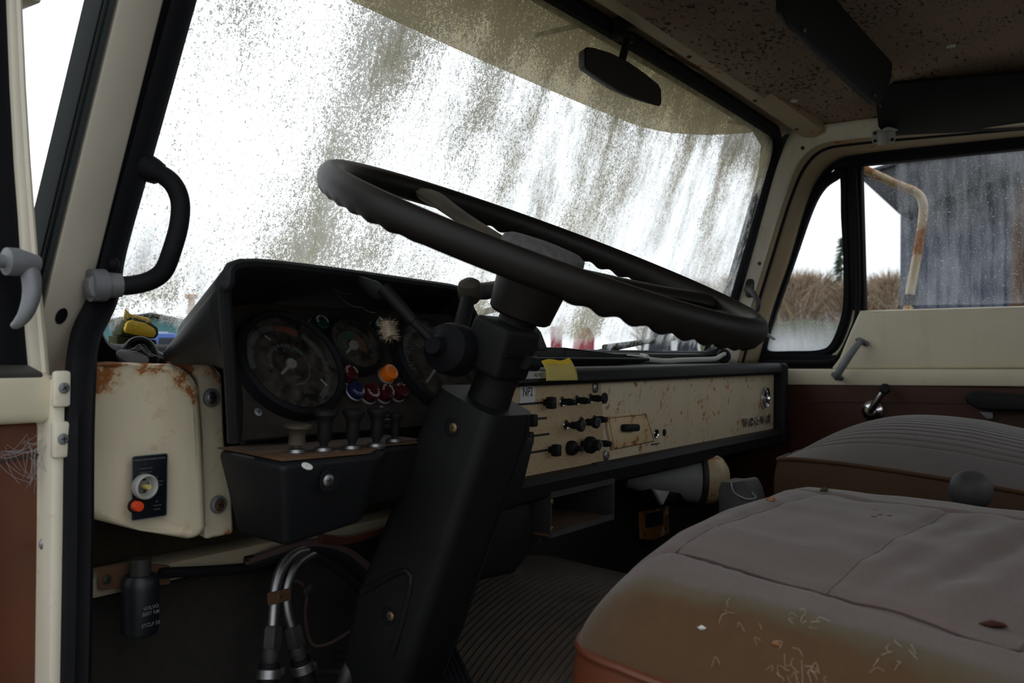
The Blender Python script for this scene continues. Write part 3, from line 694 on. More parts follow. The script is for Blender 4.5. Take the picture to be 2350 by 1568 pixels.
strip('window_post', post_l, mid_, .045, 'cream_edge', d1, bevel=.003)
strip('post_flange', [p + V((0, .006, 0)) for p in mid_], [p + V((0, .010, 0)) for p in post_r], .03, 'cream_edge', d1, bevel=.002)
tube('post_bead', [p + V((0, .002, 0)) for p in mid_], .0035, 'cream_edge', d1, 8)
topz = post_l[0].z
strip('vent_rubber', [p + V((-.035, .004, 0)) for p in post_l], [p + V((.001, .004, 0)) for p in post_l], .03, 'black_rubber', d1, bevel=.003)
vl = [p + V((-.035, .02, 0)) for p in post_l]
dirty_pane('vent_pane', gridv(lambda u, v: vl[round(v * 7)].lerp(V((vl[0].x - .14, vl[0].y, vl[round(v * 7)].z)), u), 12, 7), 'side_glass', d1, lambda q: (-.2, -1))
box('vent_divider', (vl[0].x - .15, yD + .02, (topz + vl[-1].z) / 2), (.025, .03, topz - vl[-1].z), 'black_rubber', d1)
zb = dp(0, 855).z; zc = dp(0, 974).z; xr = dp(112, 900).x
slab('sill_ledge', [V((xr - .012, yD - .014, zb)), V((-.5, yD - .014, zb)), V((-.5, yD + .03, zb + .016)), V((xr - .02, yD + .03, zb + .016))], (0, 0, -.012), 'grey_plastic', d1, bevel=.003)
box('waist_panel', ((xr - .5) / 2, yD + .012, (zb + zc) / 2), (xr + .5, .055, zb - zc), 'cream_clean', d1, bevel=.010, seg=3)
xt = dp(98, 1300).x
box('trim_card', ((xt - .5) / 2, yD + .02, (zc + FLOOR) / 2 - .04), (xt + .5, .03, zc - FLOOR + .08), 'vinyl_red_brown', d1, bevel=.006)
tube('trim_seam', [V((xt - .001, yD + .004, dp(0, 1052).z)), V((xt - .06, yD + .004, dp(0, 1066).z)), V((-.49, yD + .004, dp(0, 1066).z))], .0016, 'thread_dark', d1, 6)
fr_ = [dp(93, 860), dp(129, 862)], [dp(92, 1568), dp(117, 1568)]
fl2 = [fr_[1][0] + (fr_[1][0] - fr_[0][0]) * .25, fr_[1][1] + (fr_[1][1] - fr_[0][1]) * .25]
hexa('edge_flange', [fr_[0][0], fr_[0][1], fr_[0][1] + V((0, .04, 0)), fr_[0][0] + V((0, .04, 0))], [fl2[0], fl2[1], fl2[1] + V((0, .04, 0)), fl2[0] + V((0, .04, 0))], 'cream_edge', d1, bevel=.003)
tube('edge_bead', [dp(124, 870, yD - .002), dp(121, 1100, yD - .002), dp(117, 1400, yD - .002), dp(115, 1568, yD - .002)], .0028, 'cream_edge', d1, 8)
for px, py, m in ((121, 890, 'zinc'), (104, 1248, 'dull_steel')): screw(dp(px, py, yD - .003), BACK, .0062, d1, m)
box('outer_skin', ((xr - .5) / 2, yD + .07, (zb + FLOOR) / 2), (xr + .48, .012, zb - FLOOR), 'green_paint', d1)
box('top_rail', (.14, yD + .02, topz + .01), (.62, .045, .04), 'cream_edge', d1, bevel=.006)
# vent catch: barrel and curved lever
yv = yD - .03
vc = mk('vent_catch', tubev([dp(-30, 598, yv), dp(8, 600, yv), dp(14, 600, yv), dp(40, 602, yv), dp(86, 608, yv)], [.006, .006, .0125, .0125, .0085], 14), 'zinc', d1)
lv_ = ([dp(62, 610, yv), dp(72, 640, yv - .006), dp(72, 680, yv - .010), dp(60, 718, yv - .010), dp(44, 740, yv - .006), dp(30, 749, yv)])
tube('lever', lv_, [.0075, .0085, .0078, .0065, .005, .003], 'zinc', vc, 12, smooth=6)

# ================================================================== THINGS
# ---- steering wheel
tW, twW = R(22.4), R(-1.6); Cw = V((.870, .566, .115))
_v = V((0, math.cos(tW), math.sin(tW))); _n0 = V((1, 0, 0)).cross(_v); _u = V((1, 0, 0)) * math.cos(twW) + _n0 * math.sin(twW)
FW = Fr(Cw, _u, _v); AX = -FW.n                       # AX runs down the column
RW = .250
sw = thing('steering_wheel', 'large dark thin-rimmed steering wheel with finger-grip ridges under its rim', 'steering wheel', Cw)
def wang(px, py): a, b = FW.ab(px, py); return math.atan2(b, a)
spokes = [R(78), R(-32), R(203)]
rimv, rimf = [], []; NR, NK = 480, 14
for i in range(NR):
    th_ = 2 * math.pi * i / NR
    near = min(abs((th_ - s + math.pi) % (2 * math.pi) - math.pi) for s in spokes)
    am_ =    .0028 * max(0, min(1, (near - R(12)) / R(12))) * (.55 if math.cos(th_ - math.pi) > .80 else 1)
    for k in range(NK):
        q = 2 * math.pi * k / NK; rr = RW + .0135 * math.cos(q); h = .0155 * math.sin(q)
        if math.sin(q) < -.1: h -= am_ * (1 + math.cos(52 * th_)) * .5 * -math.sin(q) * 1.6; rr -= am_ * .25 * (1 + math.cos(52 * th_)) * math.cos(q)
        rimv.append(FW.p(rr * math.cos(th_), rr * math.sin(th_), h))
for i in range(NR):
    j = (i + 1) % NR
    for k in range(NK): rimf.append((i * NK + k, i * NK + (k + 1) % NK, j * NK + (k + 1) % NK, j * NK + k))
mk('rim', (rimv, rimf), 'wheel_plastic', sw, ang=60)
for a_ in spokes:
    c_, s_ = math.cos(a_), math.sin(a_); rad = FW.u * c_ + FW.v * s_; tan_ = FW.v * c_ - FW.u * s_
    sec = []
    for r_, hw_, z_, tk in ((.03, .028, -.020, .010), (.09, .023, -.014, .008), (.17, .021, -.007, .0075), (.215, .024, -.001, .009), (.243, .034, .0, .012)):
        sec.append([Cw + rad * r_ + tan_ * (x * hw_) + FW.n * (z_ + y * tk) for x, y in ((-1, 0), (-.7, .8), (0, 1), (.7, .8), (1, 0), (.7, -.8), (0, -1), (-.7, -.8))])
    vs = [p for q in sec for p in q]; fs = [(i * 8 + k, i * 8 + (k + 1) % 8, (i + 1) * 8 + (k + 1) % 8, (i + 1) * 8 + k) for i in range(4) for k in range(8)] + [tuple(range(8)), tuple(range(32, 40))]
    mk('spoke', (vs, fs), 'worn_brown' if a_ == spokes[0] else 'wheel_plastic', sw, subsurf=1)
lathe('hub', [(0, -.083), (.034, -.083), (.037, -.080), (.042, -.040), (.048, -.034), (.050, -.018), (.046, -.008)], Cw, FW.n, 'wheel_plastic', sw, 36)
lathe('horn_pad', [(.046, -.014), (.050, -.006), (.049, .001), (.042, .005), (.02, .007), (0, .0075)], Cw, FW.n, 'pad_grey', sw, 36)
box('pad_clip', Cw + FW.u * -.02 + FW.v * -.05 - FW.n * .012, (.004, .005, .018), 'brass', sw, M=FW.M(), bevel=.001)
# cracked grey sleeve where the rim is bleached
# ---- steering column
col = thing('steering_column', 'black plastic steering column shroud rising from the floor to the wheel', 'steering column', Cw + AX * .58)
ca = lambda s, a=0, b=0: Cw + AX * s + FW.u * a + FW.v * b
lathe('neck', [(.022, .075), (.023, .10), (.026, .105), (.026, .125)], Cw, AX, 'black_plastic', col, 28)
lathe('column_tube', [(.026, .14), (.025, .17), (.027, .21), (.027, .25)], Cw, AX, 'black_plastic', col, 28)
MA = Matrix((FW.u, FW.v, AX)).transposed()
hs = hexa('switch_housing', [ca(.092, a, b) for a, b in ((-.050, -.026), (.016, -.029), (.018, .026), (-.050, .026))], [ca(.152, a, b) for a, b in ((-.048, -.031), (.014, -.033), (.016, .030), (-.048, .030))], 'black_plastic', col, bevel=.007, seg=3)
box('joint_line', ca(.121, -.018, -.0305), (.06, .004, .0025), 'black_rubber', hs, M=MA, bevel=.0006)
tube('cable_boss', [ca(.126, -.010, -.034), ca(.128, .016, -.033)], .0085, 'black_plastic', hs, 14)
bt = PX(1030, 800, .80); lathe('stalk_boot', [(.030, -.02), (.0295, .0), (.027, .010), (.018, .016), (.012, .022), (.010, .034)], bt, (-1, -.12, .12), 'black_rubber', hs, 26)
stp = [PX(1002, 792, .775), PX(965, 755, .765), PX(935, 725, .757), PX(880, 672, .745)]
st = tube('indicator_stalk', stp, [.0052, .0050, .0048, .0044], 'black_plastic', col, 12, smooth=5)
st['label'] = 'thin black stalk reaching left in front of the dials'
tube('stalk_sleeve', [PX(948, 738, .760), PX(905, 690, .750), PX(878, 662, .744)], [.0062, .0075, .0078], 'black_plastic', st, 12)
pdl = [PX(x, y, .742) for x, y in ((806, 630), (822, 631), (868, 645), (884, 660), (880, 682), (862, 690), (838, 672), (818, 648))]
slab('paddle', pdl, (.006, .008, 0), 'black_plastic', st, bevel=.003)
kb = PY(1078, 668, .70); lv2 = tube('column_lever', [PY(1052, 770, .69), PY(1066, 720, .695), kb], [.010, .010, .0085], 'black_plastic', col, 14)
lathe('lever_knob', [(0, -.016), (.010, -.015), (.0148, -.008), (.0155, .002), (.0135, .011), (.008, .015), (0, .016)], kb, (-.5, -.3, .9), 'worn_brown', lv2, 20)
tube('lever_arm', [kb + V((.004, 0, 0)), PY(1115, 668, .71), PY(1150, 660, .73)], [.010, .0115, .0105], 'grey_plastic', lv2, 14)
shr = []
for s, hx, hy0, hy1 in ((.190, .046, .040, .046), (.215, .050, .046, .050), (.36, .050, .050, .052), (.47, .050, .055, .056), (.56, .044, .056, .050), (.585, .032, .040, .036)):
    o_ = rrect(2 * hx, hy0 + hy1, .016, 4); shr.append([ca(s, a, b + (hy1 - hy0) / 2) for a, b in o_])
k_ = len(shr[0]); vs = [p for q in shr for p in q]
fs = [(i * k_ + k, i * k_ + (k + 1) % k_, (i + 1) * k_ + (k + 1) % k_, (i + 1) * k_ + k) for i in range(len(shr) - 1) for k in range(k_)] + [tuple(range(k_)), tuple(range((len(shr) - 1) * k_, len(shr) * k_))]
sh = mk('shroud', (vs, fs), 'black_plastic', col, ang=40)
tube('split_line', [ca(.19, .030, -.0405), ca(.2145, .032, -.047), ca(.30, .034, -.0495), ca(.42, .034, -.053), ca(.54, .032, -.0565)], .0012, 'black_rubber', sh, 6)
for px, py in ((1038, 980), (894, 1412)):
    q = hit(px, py, ca(.3, -.050, 0), FW.u); lathe('screw_well', [(.011, .0006), (.010, .0012), (.0085, -.004), (0, -.005)], q - FW.u * .0005, -FW.u, 'black_rubber', sh, 18); screw(q - FW.u * .0002 + FW.v * -.002, -FW.u, .0055, sh, 'brass')
rib0 = hit(830, 1360, ca(.45, -.0505, 0), FW.u); rib1 = hit(935, 1310, ca(.45, -.0505, 0), FW.u)
tube('shroud_ridge', [rib0, rib1, hit(930, 1400, ca(.45, -.0505, 0), FW.u), hit(900, 1500, ca(.45, -.0505, 0), FW.u)], .004, 'black_plastic', sh, 8, smooth=4)

# ---- instrument cluster
tF, twF = R(32), R(-5)
_u = V((math.cos(twF), math.sin(twF), 0)); _b = V((-math.sin(twF), math.cos(twF), 0)); _v = _b * math.sin(tF) + V((0, 0, 1)) * math.cos(tF)
O1 = ray(662, 842); O1 *= .80 / O1.y
FI = Fr(O1, _u, _v)
ic = thing('instrument_cluster', 'black hooded instrument cluster with round dials behind the steering wheel', 'instrument cluster', O1 + V((.12, .02, -.1)))
fa = [FI.at(x, y) for x, y in ((524, 700), (1040, 742))]; fb = [FI.at(x, y) for x, y in ((526, 1012), (1090, 985))]
rt = FI.ab(1110, 850)[0]
fpts = [FI.p(FI.ab(524, 700)[0], FI.ab(524, 690)[1]), FI.p(rt + .02, FI.ab(524, 690)[1] - .004), FI.p(rt + .02, FI.ab(526, 1012)[1]), FI.p(FI.ab(526, 1012)[0], FI.ab(526, 1012)[1])]
face = slab('face_plate', fpts, -FI.n * .006, 'panel_face', ic, bevel=.001)
lipL = PY(516, 596, .70); lipR = PY(1062, 667, .785)
rear = [PY(537, 1014, .735), PY(528, 850, .722), PY(516, 680, .706), lipL + V((.004, 0, -.022)), lipL + V((.020, .004, -.003)), lipL.lerp(lipR, .3) + V((0, 0, .001)), lipL.lerp(lipR, .7) + V((0, 0, .001)), lipR + V((-.012, 0, 0)), lipR + V((.004, .0, -.012)), PY(1085, 720, .79), PY(1103, 770, .80), PY(1120, 880, .80)]
front = [PY(537, 1014, .735) + V((.045, .05, 0)), PY(528, 850, .722) + V((.042, .055, .002)), PY(388, 828, .875), V((.640, .91, .010)), V((.665, .93, .026)), V((.75, .94, .036)), V((.9, .945, .036)), V((1.02, .93, .024)), V((1.045, .92, .008)), V((1.06, .90, -.02)), V((1.07, .88, -.05)), V((1.075, .86, -.10))]
ra, fa_ = spline(rear, 4), spline(front, 4)
mk('hood', gridv(lambda u, v: ra[round(u * (len(ra) - 1))].lerp(fa_[round(u * (len(ra) - 1))], v), len(ra) - 1, 6), 'dash_plastic', ic, solid=.010, ang=50)
mk('hood_lip', tubev(ra, .0062, 8), 'dash_plastic', ic)
def gauge(name, px, py, r_out, lab):
    f = Fr(FI.at(px, py, .002), FI.u, FI.v)
    g = lathe(name, [(r_out * .86, .003), (r_out * .88, .012), (r_out * .94, .0155), (r_out, .012), (r_out * 1.03, .0)], f.o, f.n, 'black_rubber', ic, 44); g['label'] = lab
    lathe('dial_face', [(r_out * .9, .0), (r_out * .9, .003), (0, .003)], f.o, f.n, 'dial_black', g, 40)
    return g, f
def needle(g, f, ang, ln, hub, w=.0022):
    a = R(ang); d = f.u * math.cos(a) + f.v * math.sin(a); t = f.v * math.cos(a) - f.u * math.sin(a); b = f.o + f.n * .0062
    q = hexav([b + t * w, b - t * w, b + d * ln - t * w * .6, b + d * ln + t * w * .6], [b + t * w + f.n * .001, b - t * w + f.n * .001, b + d * ln - t * w * .6 + f.n * .001, b + d * ln + t * w * .6 + f.n * .001])
    h = lathev([(hub, .004), (hub, .0075), (hub * .8, .0085), (0, .0085)], f.o, f.n, 18)
    return mk('needle', [(q[0], q[1], 'needle_white'), (h[0], h[1], 'needle_white')], 'needle_white', g)
def cover(g, f, r): lathe('cover_glass', [(r, .011), (r * .7, .0135), (0, .0145)], f.o, f.n, 'dial_glass', g, 36)
def fang(f, px, py): a, b = f.ab(px, py, .003); return math.degrees(math.atan2(b, a))
g1, f1 = gauge('rev_counter', 662, 841, .068, 'large left dial with grey, red and green bands')
for a0, a1 in ((95, 185), (-10, 52), (-58, -16)): mk('grey_band', arcv(f1, .046, .053, a0, a1, .0035), 'dial_grey', g1, fixn=False)
mk('red_band', arcv(f1, .044, .053, 58, 93, .0036), 'dial_red', g1, fixn=False)
mk('inner_band', arcv(f1, .0235, .028, 70, 190, .0035), 'dial_grey', g1, fixn=False)
mk('inner_band', arcv(f1, .0245, .0265, -95, 25, .0035), 'dial_grey', g1, fixn=False)
mk('green_band', arcv(f1, .0235, .028, 30, 60, .0036), 'dial_green', g1, fixn=False)
mk('tick_marks', [(*arcv(f1, .0235, .0282, a, a + 2.2, .0038, 2), 'dial_black') for a in range(76, 186, 12)] + [(*arcv(f1, .046, .053, a, a + 1.2, .0038, 2), 'dial_black') for a in (-2, 8, 18, 28, 120, 150)], 'dial_black', g1, fixn=False)['kind'] = 'stuff'
for i, s_ in enumerate(('4', '6', '8')): text('numeral', s_, Fr(f1.p(-.012 + .011 * i, .019), f1.u, f1.v), .007, 'print_dim', g1, .0036)
text('lettering', 'VDO', Fr(f1.p(.012, -.036), f1.u, f1.v), .007, 'print_dim', g1, .0036)
text('lettering', 'r/min', Fr(f1.p(.004, -.016), f1.u, f1.v), .005, 'print_dim', g1, .0036)
needle(g1, f1, fang(f1, 642, 863), .023, .0066)
for px, py, a, b in ((607, 770, 616, 777), (736, 870, 745, 880)):
    q0, q1 = f1.at(px, py, .006), f1.at(a, b, .006); tube('index_hand', [q0, q1 + (q1 - q0) * .6], .0011, 'needle_white', g1, 6)
cover(g1, f1, .0585)
g2, f2 = gauge('pressure_gauge', 806, 798, .040, 'small centre dial with green and red sector')
mk('green_band', arcv(f2, .010, .0205, 60, 200, .0035), 'dial_green', g2, fixn=False)
mk('red_band', arcv(f2, .010, .0205, -28, 58, .0035), 'dial_red', g2, fixn=False)
mk('white_outline', [(*arcv(f2, .0205, .0213, -28, 200, .0036, 30), 'print_dim'), (*arcv(f2, .010, .0107, -28, 200, .0036, 30), 'print_dim')], 'print_dim', g2, fixn=False)
mk('hatching', [(*arcv(f2, .0112, .0202, a, a + 3, .0037, 1), 'dial_black') for a in range(112, 198, 8)], 'dial_black', g2, fixn=False)
for s_, a, rr in (('5', 205, .026), ('10', 165, .026), ('15', 130, .027), ('20', 100, .027), ('25', 62, .027), ('30', 0, .027), ('35', -28, .028)):
    text('numeral', s_, Fr(f2.p(rr * math.cos(R(a)), rr * math.sin(R(a))), f2.u, f2.v), .0062, 'print_dim', g2, .0036)
mk('outer_scale', arcv(f2, .0305, .031, -30, 210, .0035, 40), 'print_dim', g2, fixn=False)
text('lettering', 'kg/cm²', Fr(f2.p(.002, -.015), f2.u, f2.v), .004, 'print_dim', g2, .0036)
needle(g2, f2, fang(f2, 785, 820), .021, .0065)
cover(g2, f2, .0345)
g3, f3 = gauge('speedometer', 1003, 838, .074, 'large right dial numbered 20 and 40 behind the column')
mk('grey_band', arcv(f3, .052, .058, 60, 185, .0035), 'dial_grey', g3, fixn=False)
mk('tick_marks', [(*arcv(f3, .052, .058, a, a + 1, .0038, 2), 'dial_black') for a in range(70, 186, 12)], 'dial_black', g3, fixn=False)
for s_, px, py in (('20', 945, 842), ('40', 938, 803), ('60', 962, 789)):
    a, b = f3.ab(px, py, .003); t = math.degrees(math.atan2(b, a)) - 90; fq = Fr(f3.p(a, b), f3.u * math.cos(R(t)) + f3.v * math.sin(R(t)), f3.v * math.cos(R(t)) - f3.u * math.sin(R(t)))
    text('numeral', s_, fq, .017, 'print_dim', g3, .0036)
text('lettering', 'km/h', Fr(f3.p(-.015, .008), f3.u, f3.v), .006, 'print_dim', g3, .0036)
needle(g3, f3, fang(f3, 974, 882), .050, .0095)
cover(g3, f3, .064)
# warning lamps with their lettering
for px, py, m_, s_, amid, lab, big in ((736, 741, 'lens_green', 'KÖRVISARE', 90, 'dark green warning lamp', 0), (872, 749, 'lens_green', 'KÖRVISARE', 90, 'dark green warning lamp', 0),
      (803, 856, 'lens_red', 'VÄXLA NED', 90, 'dark red warning lamp', 0), (895, 855, 'lens_orange', 'FÖRVÄRMNING', 70, 'bright orange warning lamp', 0), (818, 896, 'lens_blue', 'HELLJUS', -90, 'dark blue warning lamp', 1),
      (853, 900, 'lens_red', 'FÄRDBROMS', -90, 'dark red warning lamp', 0), (887, 899, 'lens_red', 'PARK BROMS', 60, 'dark red warning lamp', 0), (919, 896, 'lens_red', 'OLJA', 90, 'dark red warning lamp', 0)):
    q = FI.at(px, py, .010); f = Fr(q - FI.n * .010, FI.u, FI.v); r_ = .0108
    lm = lathe('warning_lamp', [(r_, .0), (r_, .010), (r_ * .93, .0135), (r_ * .8, .0142), (0, .0142)], f.o, f.n, m_, ic, 22); lm['label'] = lab
    lathe('lamp_ring', [(r_ * 1.12, 0), (r_ * 1.14, .0022), (r_, .003)] if not big else [(r_ * 1.12, 0), (r_ * 1.14, .006), (r_, .007)], f.o, f.n, 'zinc' if not big else 'dull_steel', lm, 22)
    arctext('lettering', s_, f, r_ * .66, .0042, 'print_white', lm, amid, 24 if len(s_) > 6 else 30, .0146)
for px, py in ((592, 947), (877, 940), (541, 996)): screw(FI.at(px, py, .001), FI.n, .0048, ic, 'zinc')
pq = FI.at(883, 959, .001); rplate('name_plate', Fr(pq, FI.u, FI.v), .030, .014, .002, .0008, 'plate_blue', ic)
np_ = [o for o in ic.children if o.name.startswith('name_plate')][0]
text('lettering', 'HALVLJUS', Fr(pq + FI.v * .0028, FI.u, FI.v), .0042, 'print_dim', np_, .0012)
text('lettering', 'DANMARK', Fr(pq + FI.v * -.003, FI.u, FI.v), .0042, 'print_dim', np_, .0012)
mk('plate_border', tubev([FI.p(*[d + o for d, o in zip(((pq - FI.o).dot(FI.u), (pq - FI.o).dot(FI.v)), q)], .0018) for q in rrect(.029, .013, .002, 3)], .0004, 5, True), 'brass', np_)

# ---- knob shelf / lower cover on both sides of the column
ZS = -.112
lc = thing('lower_dash_cover', 'matt black moulded cover below the dials with a rusty knob shelf', 'dash cover', (.68, .75, -.2))
top = [PZ(524, 1043, ZS), PZ(645, 1068, ZS), PZ(873, 1046, ZS), V((.76, .70, ZS)), V((.84, .70, ZS)), V((.86, .80, ZS)), V((.63, .83, ZS))]
bot = [V((.645, .80, -.205)), V((.612, .70, -.198)), V((.706, .69, -.188)), V((.75, .72, -.18)), V((.83, .72, -.18)), V((.85, .80, -.18)), V((.65, .82, -.205))]
hexa('knee_cover', top, bot, 'dash_plastic', lc, bevel=.008, seg=3)
shf = [p + V((0, 0, .001)) for p in (top[0].lerp(top[6], .2) + V((.010, 0, 0)), top[1] + V((.014, .014, 0)), top[2] + V((.0, .014, 0)), top[3] + V((0, .01, 0)), top[4], top[5], top[6])]
slab('knob_shelf', shf, (0, 0, .0015), 'rusty_steel', lc, bevel=.0005)
tube('shelf_back', [V((.665, .832, ZS + .012)), V((.86, .812, ZS + .012))], .010, 'dash_plastic', lc, 10)
hexa('right_cover', [V((1.0, .72, -.125)), V((1.085, .715, -.125)), V((1.10, .80, -.125)), V((1.0, .80, -.125))], [V((1.0, .735, -.225)), V((1.065, .73, -.225)), V((1.08, .80, -.225)), V((1.0, .80, -.225))], 'dash_plastic', lc, bevel=.008, seg=3)
q = hit(757, 1101, top[1], (top[2] - top[1]).cross(V((0, .1, -1)))); fn_ = (top[2] - top[1]).cross(V((0, .12, -1))).normalized()
if fn_.y > 0: fn_ = -fn_
lathe('screw_well', [(.013, .0008), (.0115, .0014), (.0095, -.004), (0, -.005)], q + fn_ * .0005, fn_, 'black_rubber', lc, 20); screw(q + fn_ * .0012 + V((-.003, 0, 0)), fn_, .0065, lc, 'dull_steel')
q = PZ(703, 1066, ZS + .001); lathe('paper_washer', [(.0055, 0), (.0055, .0008), (.0015, .001), (.0015, 0)], q + V((0, -.001, -.002)), (0, -.6, 1), 'paper_white', lc, 14)
for px, py, hh, r_, m_ in ((680, 1040, .030, .0145, 'worn_brown'), (742, 1036, .044, .0125, 'black_plastic'), (807, 1031, .043, .0120, 'black_plastic'), (863, 1026, .043, .0118, 'black_plastic'), (905, 1015, .034, .0085, 'black_plastic')):
    p = PZ(px, py, ZS + .003)
    k = lathe('pull_knob', [(.0035, .003), (.0045, .008), (r_ * .62, hh * .30), (r_ * .58, hh * .62), (r_ * .75, hh * .78), (r_, hh * .88), (r_, hh * .97), (r_ * .85, hh), (0, hh)], p, (0, -.06, 1), m_, lc, 22)
    lathe('knob_collar', [(.0095, -.002), (.0105, .001), (.009, .004), (.005, .0055)], p, (0, 0, 1), 'dull_steel', k, 18)
p = PZ(773, 1036, ZS + .002); lathe('blank_plug', [(.008, 0), (.0075, .002), (0, .0025)], p, (0, 0, 1), 'dark_metal', lc, 16)

# ---- cream switch box left of the dials
bx = thing('switch_box', 'cream painted metal box with rusty top edge, left of the dials', 'switch box', (.56, .9, -.2))
yb = .865
def bp(px, py, y=yb): return PY(px, py, y)
fp = [bp(150, 845, .90), bp(205, 838, .885), bp(300, 832, .87), bp(400, 836, yb), bp(440, 850, yb), bp(462, 890, yb), bp(468, 960, yb), bp(476, 1100, yb), bp(480, 1210, yb), bp(470, 1236, yb), bp(440, 1240, yb), bp(330, 1222, .87), bp(225, 1195, .885), bp(150, 1170, .90)]
hexa('box_shell', fp, [V((p.x * 1.02, p.y + .075, p.z * 1.0)) for p in fp], 'cream_box', bx, bevel=.012, seg=4)
fq = [bp(405, 832, .885), bp(490, 838, .885), bp(510, 862, .885), bp(516, 1010, .885), bp(520, 1040, .885), bp(533, 1130, .885), bp(537, 1226, .885), bp(470, 1240, .885), bp(465, 1000, .885), bp(455, 870, .885)]
hexa('side_flange', fq, [p + V((.02, .06, 0)) for p in fq], 'cream_flange', bx, bevel=.005, seg=3)
for px, py, m_ in ((484, 913, 'dull_steel'), (500, 1158, 'rusty_steel')): screw(bp(px, py, .8835), BACK, .0072, bx, m_, 'zinc')
fpl = Fr(bp(343, 1117, yb - .0012), (bp(384, 1122) - bp(302, 1112)).normalized(), (0, 0, 1))
fpl = Fr(fpl.o, V((1, -.04, 0)), (0, 0, 1))
wp, hp = .0405, .0665
sp_ = rplate('switch_plate', fpl, wp, hp, .0025, .0015, 'plate_blue', bx, c0=-.001)
mk('plate_edge', tubev([fpl.p(a, b, .0008) for a, b in rrect(wp, hp, .0025, 3)], .00055, 5, True), 'print_dim', sp_)
for s_, a, b, z in (('MÖRKLÄGGNINGSBELYSNING', -.001, .029, .0027), ('I', -.006, .0245, .003), ('Vid fredsbruk eller', -.005, .0198, .0021), ('ordinarie belysn.', -.005, .0158, .0021), ('II', .0085, .009, .003), ('Helt släckt', .0105, .0048, .0021), ('belysning', .010, .0008, .0021), ('III', .0080, -.0165, .003), ('Avskärmad', .0085, -.0205, .0021), ('belysning', .0080, -.0245, .0021)):
    text('lettering', s_, Fr(fpl.p(a, b), fpl.u, fpl.v), z, 'print_dim', sp_, .0012)
q = fpl.at(327, 1116, .002); kq = lathe('rotary_switch', [(.0125, 0), (.0135, .004), (.0130, .009), (.0112, .0105), (.0098, .008), (.0092, .001)], q, fpl.n, 'cable_grey', bx, 26, )
lathe('switch_core', [(.0092, .0006), (.008, .001), (0, .001)], q, fpl.n, 'black_plastic', kq, 20)
tube('pointer', [q + fpl.n * .0015, q + fpl.n * .013], .0026, 'paper_yellow', kq, 10)
q = fpl.at(309, 1161, .002); kr = lathe('red_button', [(.0054, 0), (.0054, .008), (.0048, .0095), (0, .0098)], q, fpl.n, 'button_red', bx, 20); lathe('button_ring', [(.0074, -.001), (.0074, .0012), (.0056, .0014)], q, fpl.n, 'black_plastic', kr, 18)

# ---- dashboard: padded rails, cream fascia, heater controls, ashtray, badge
YDASH = .80
FD = Fr((1.7, YDASH, -.13), (1, 0, 0), (0, 0, 1))
da = thing('dashboard', 'long dashboard with rusty cream metal fascia between black padded rails', 'dashboard', (1.65, .85, -.25))
def at(px, py, c=0): return FD.at(px, py, c)
xE = at(1772, 900).x
zt0, zt1 = at(1200, 880).z, at(1772, 862).z; zb0, zb1 = at(1235, 1082).z, at(1780, 986).z
zt, zb_ = (zt0 + zt1) / 2, (zb0 + zb1) / 2
xP = at(1384, 950).x
slab('fascia', [V((xP - .02, YDASH, zt + .01)), V((xE + .012, YDASH, zt + .01)), V((xE + .012, YDASH, zb_ - .01)), V((xP - .02, YDASH, zb_ - .01))], (0, .02, 0), 'cream_dash', da, bevel=.001)
hp_ = slab('heater_plate', [V((1.10, YDASH - .002, zt + .01)), V((xP - .012, YDASH - .002, zt + .01)), V((xP + .004, YDASH - .002, zb_ - .01)), V((1.10, YDASH - .002, zb_ - .01))], (0, .02, 0), 'cream_heater', da, bevel=.0008)
zT = at(1500, 833, .02).z
def rail(name, sec, x0, x1):
    n = len(sec); N_ = 24; vs = [V((x0 + (x1 - x0) * i / N_, y, z)) for i in range(N_ + 1) for y, z in sec]
    fs = [(i * n + k, i * n + (k + 1) % n, (i + 1) * n + (k + 1) % n, (i + 1) * n + k) for i in range(N_) for k in range(n)] + [tuple(range(n)), tuple(range(N_ * n, (N_ + 1) * n))]
    return mk(name, (vs, fs), 'dash_plastic', da, ang=40)
zk = -.030
rail('top_rail', [(YDASH + .0, zt - .001), (YDASH - .016, zt), (YDASH - .022, zt + .006), (YDASH - .021, zk - .010), (YDASH - .014, zk - .001), (YDASH - .002, zk + .002), (YDASH + .05, zk + .002), (YDASH + .05, zt)], 1.10, xE + .035)
rail('bottom_rail', [(YDASH, zb_), (YDASH - .018, zb_ - .002), (YDASH - .024, zb_ - .012), (YDASH - .020, zb_ - .034), (YDASH - .006, zb_ - .042), (YDASH + .05, zb_ - .042), (YDASH + .05, zb_)], 1.10, xE + .03)
ec = box('end_cap', (xE + .034, YDASH + .006, (zk + zb_ - .04) / 2), (.030, .068, zk - zb_ + .044), 'dash_plastic', da, bevel=.010, seg=3)
for py in (885, 965): 
    q = V((xE + .03, YDASH - .029, at(1785, py).z)); lathe('cap_recess', [(.0055, .0006), (.005, .001), (.004, -.002), (0, -.003)], q, BACK, 'black_rubber', ec, 14)
FH = Fr(FD.o - V((0, .002, 0)), FD.u, FD.v)
def hat(px, py, c=0): return FH.at(px, py, c)
for px, py, s_ in ((1366, 890, .0062), (1391, 1045, .0062)): screw(hat(px, py, .001), BACK, s_, da, 'zinc', 'dull_steel')
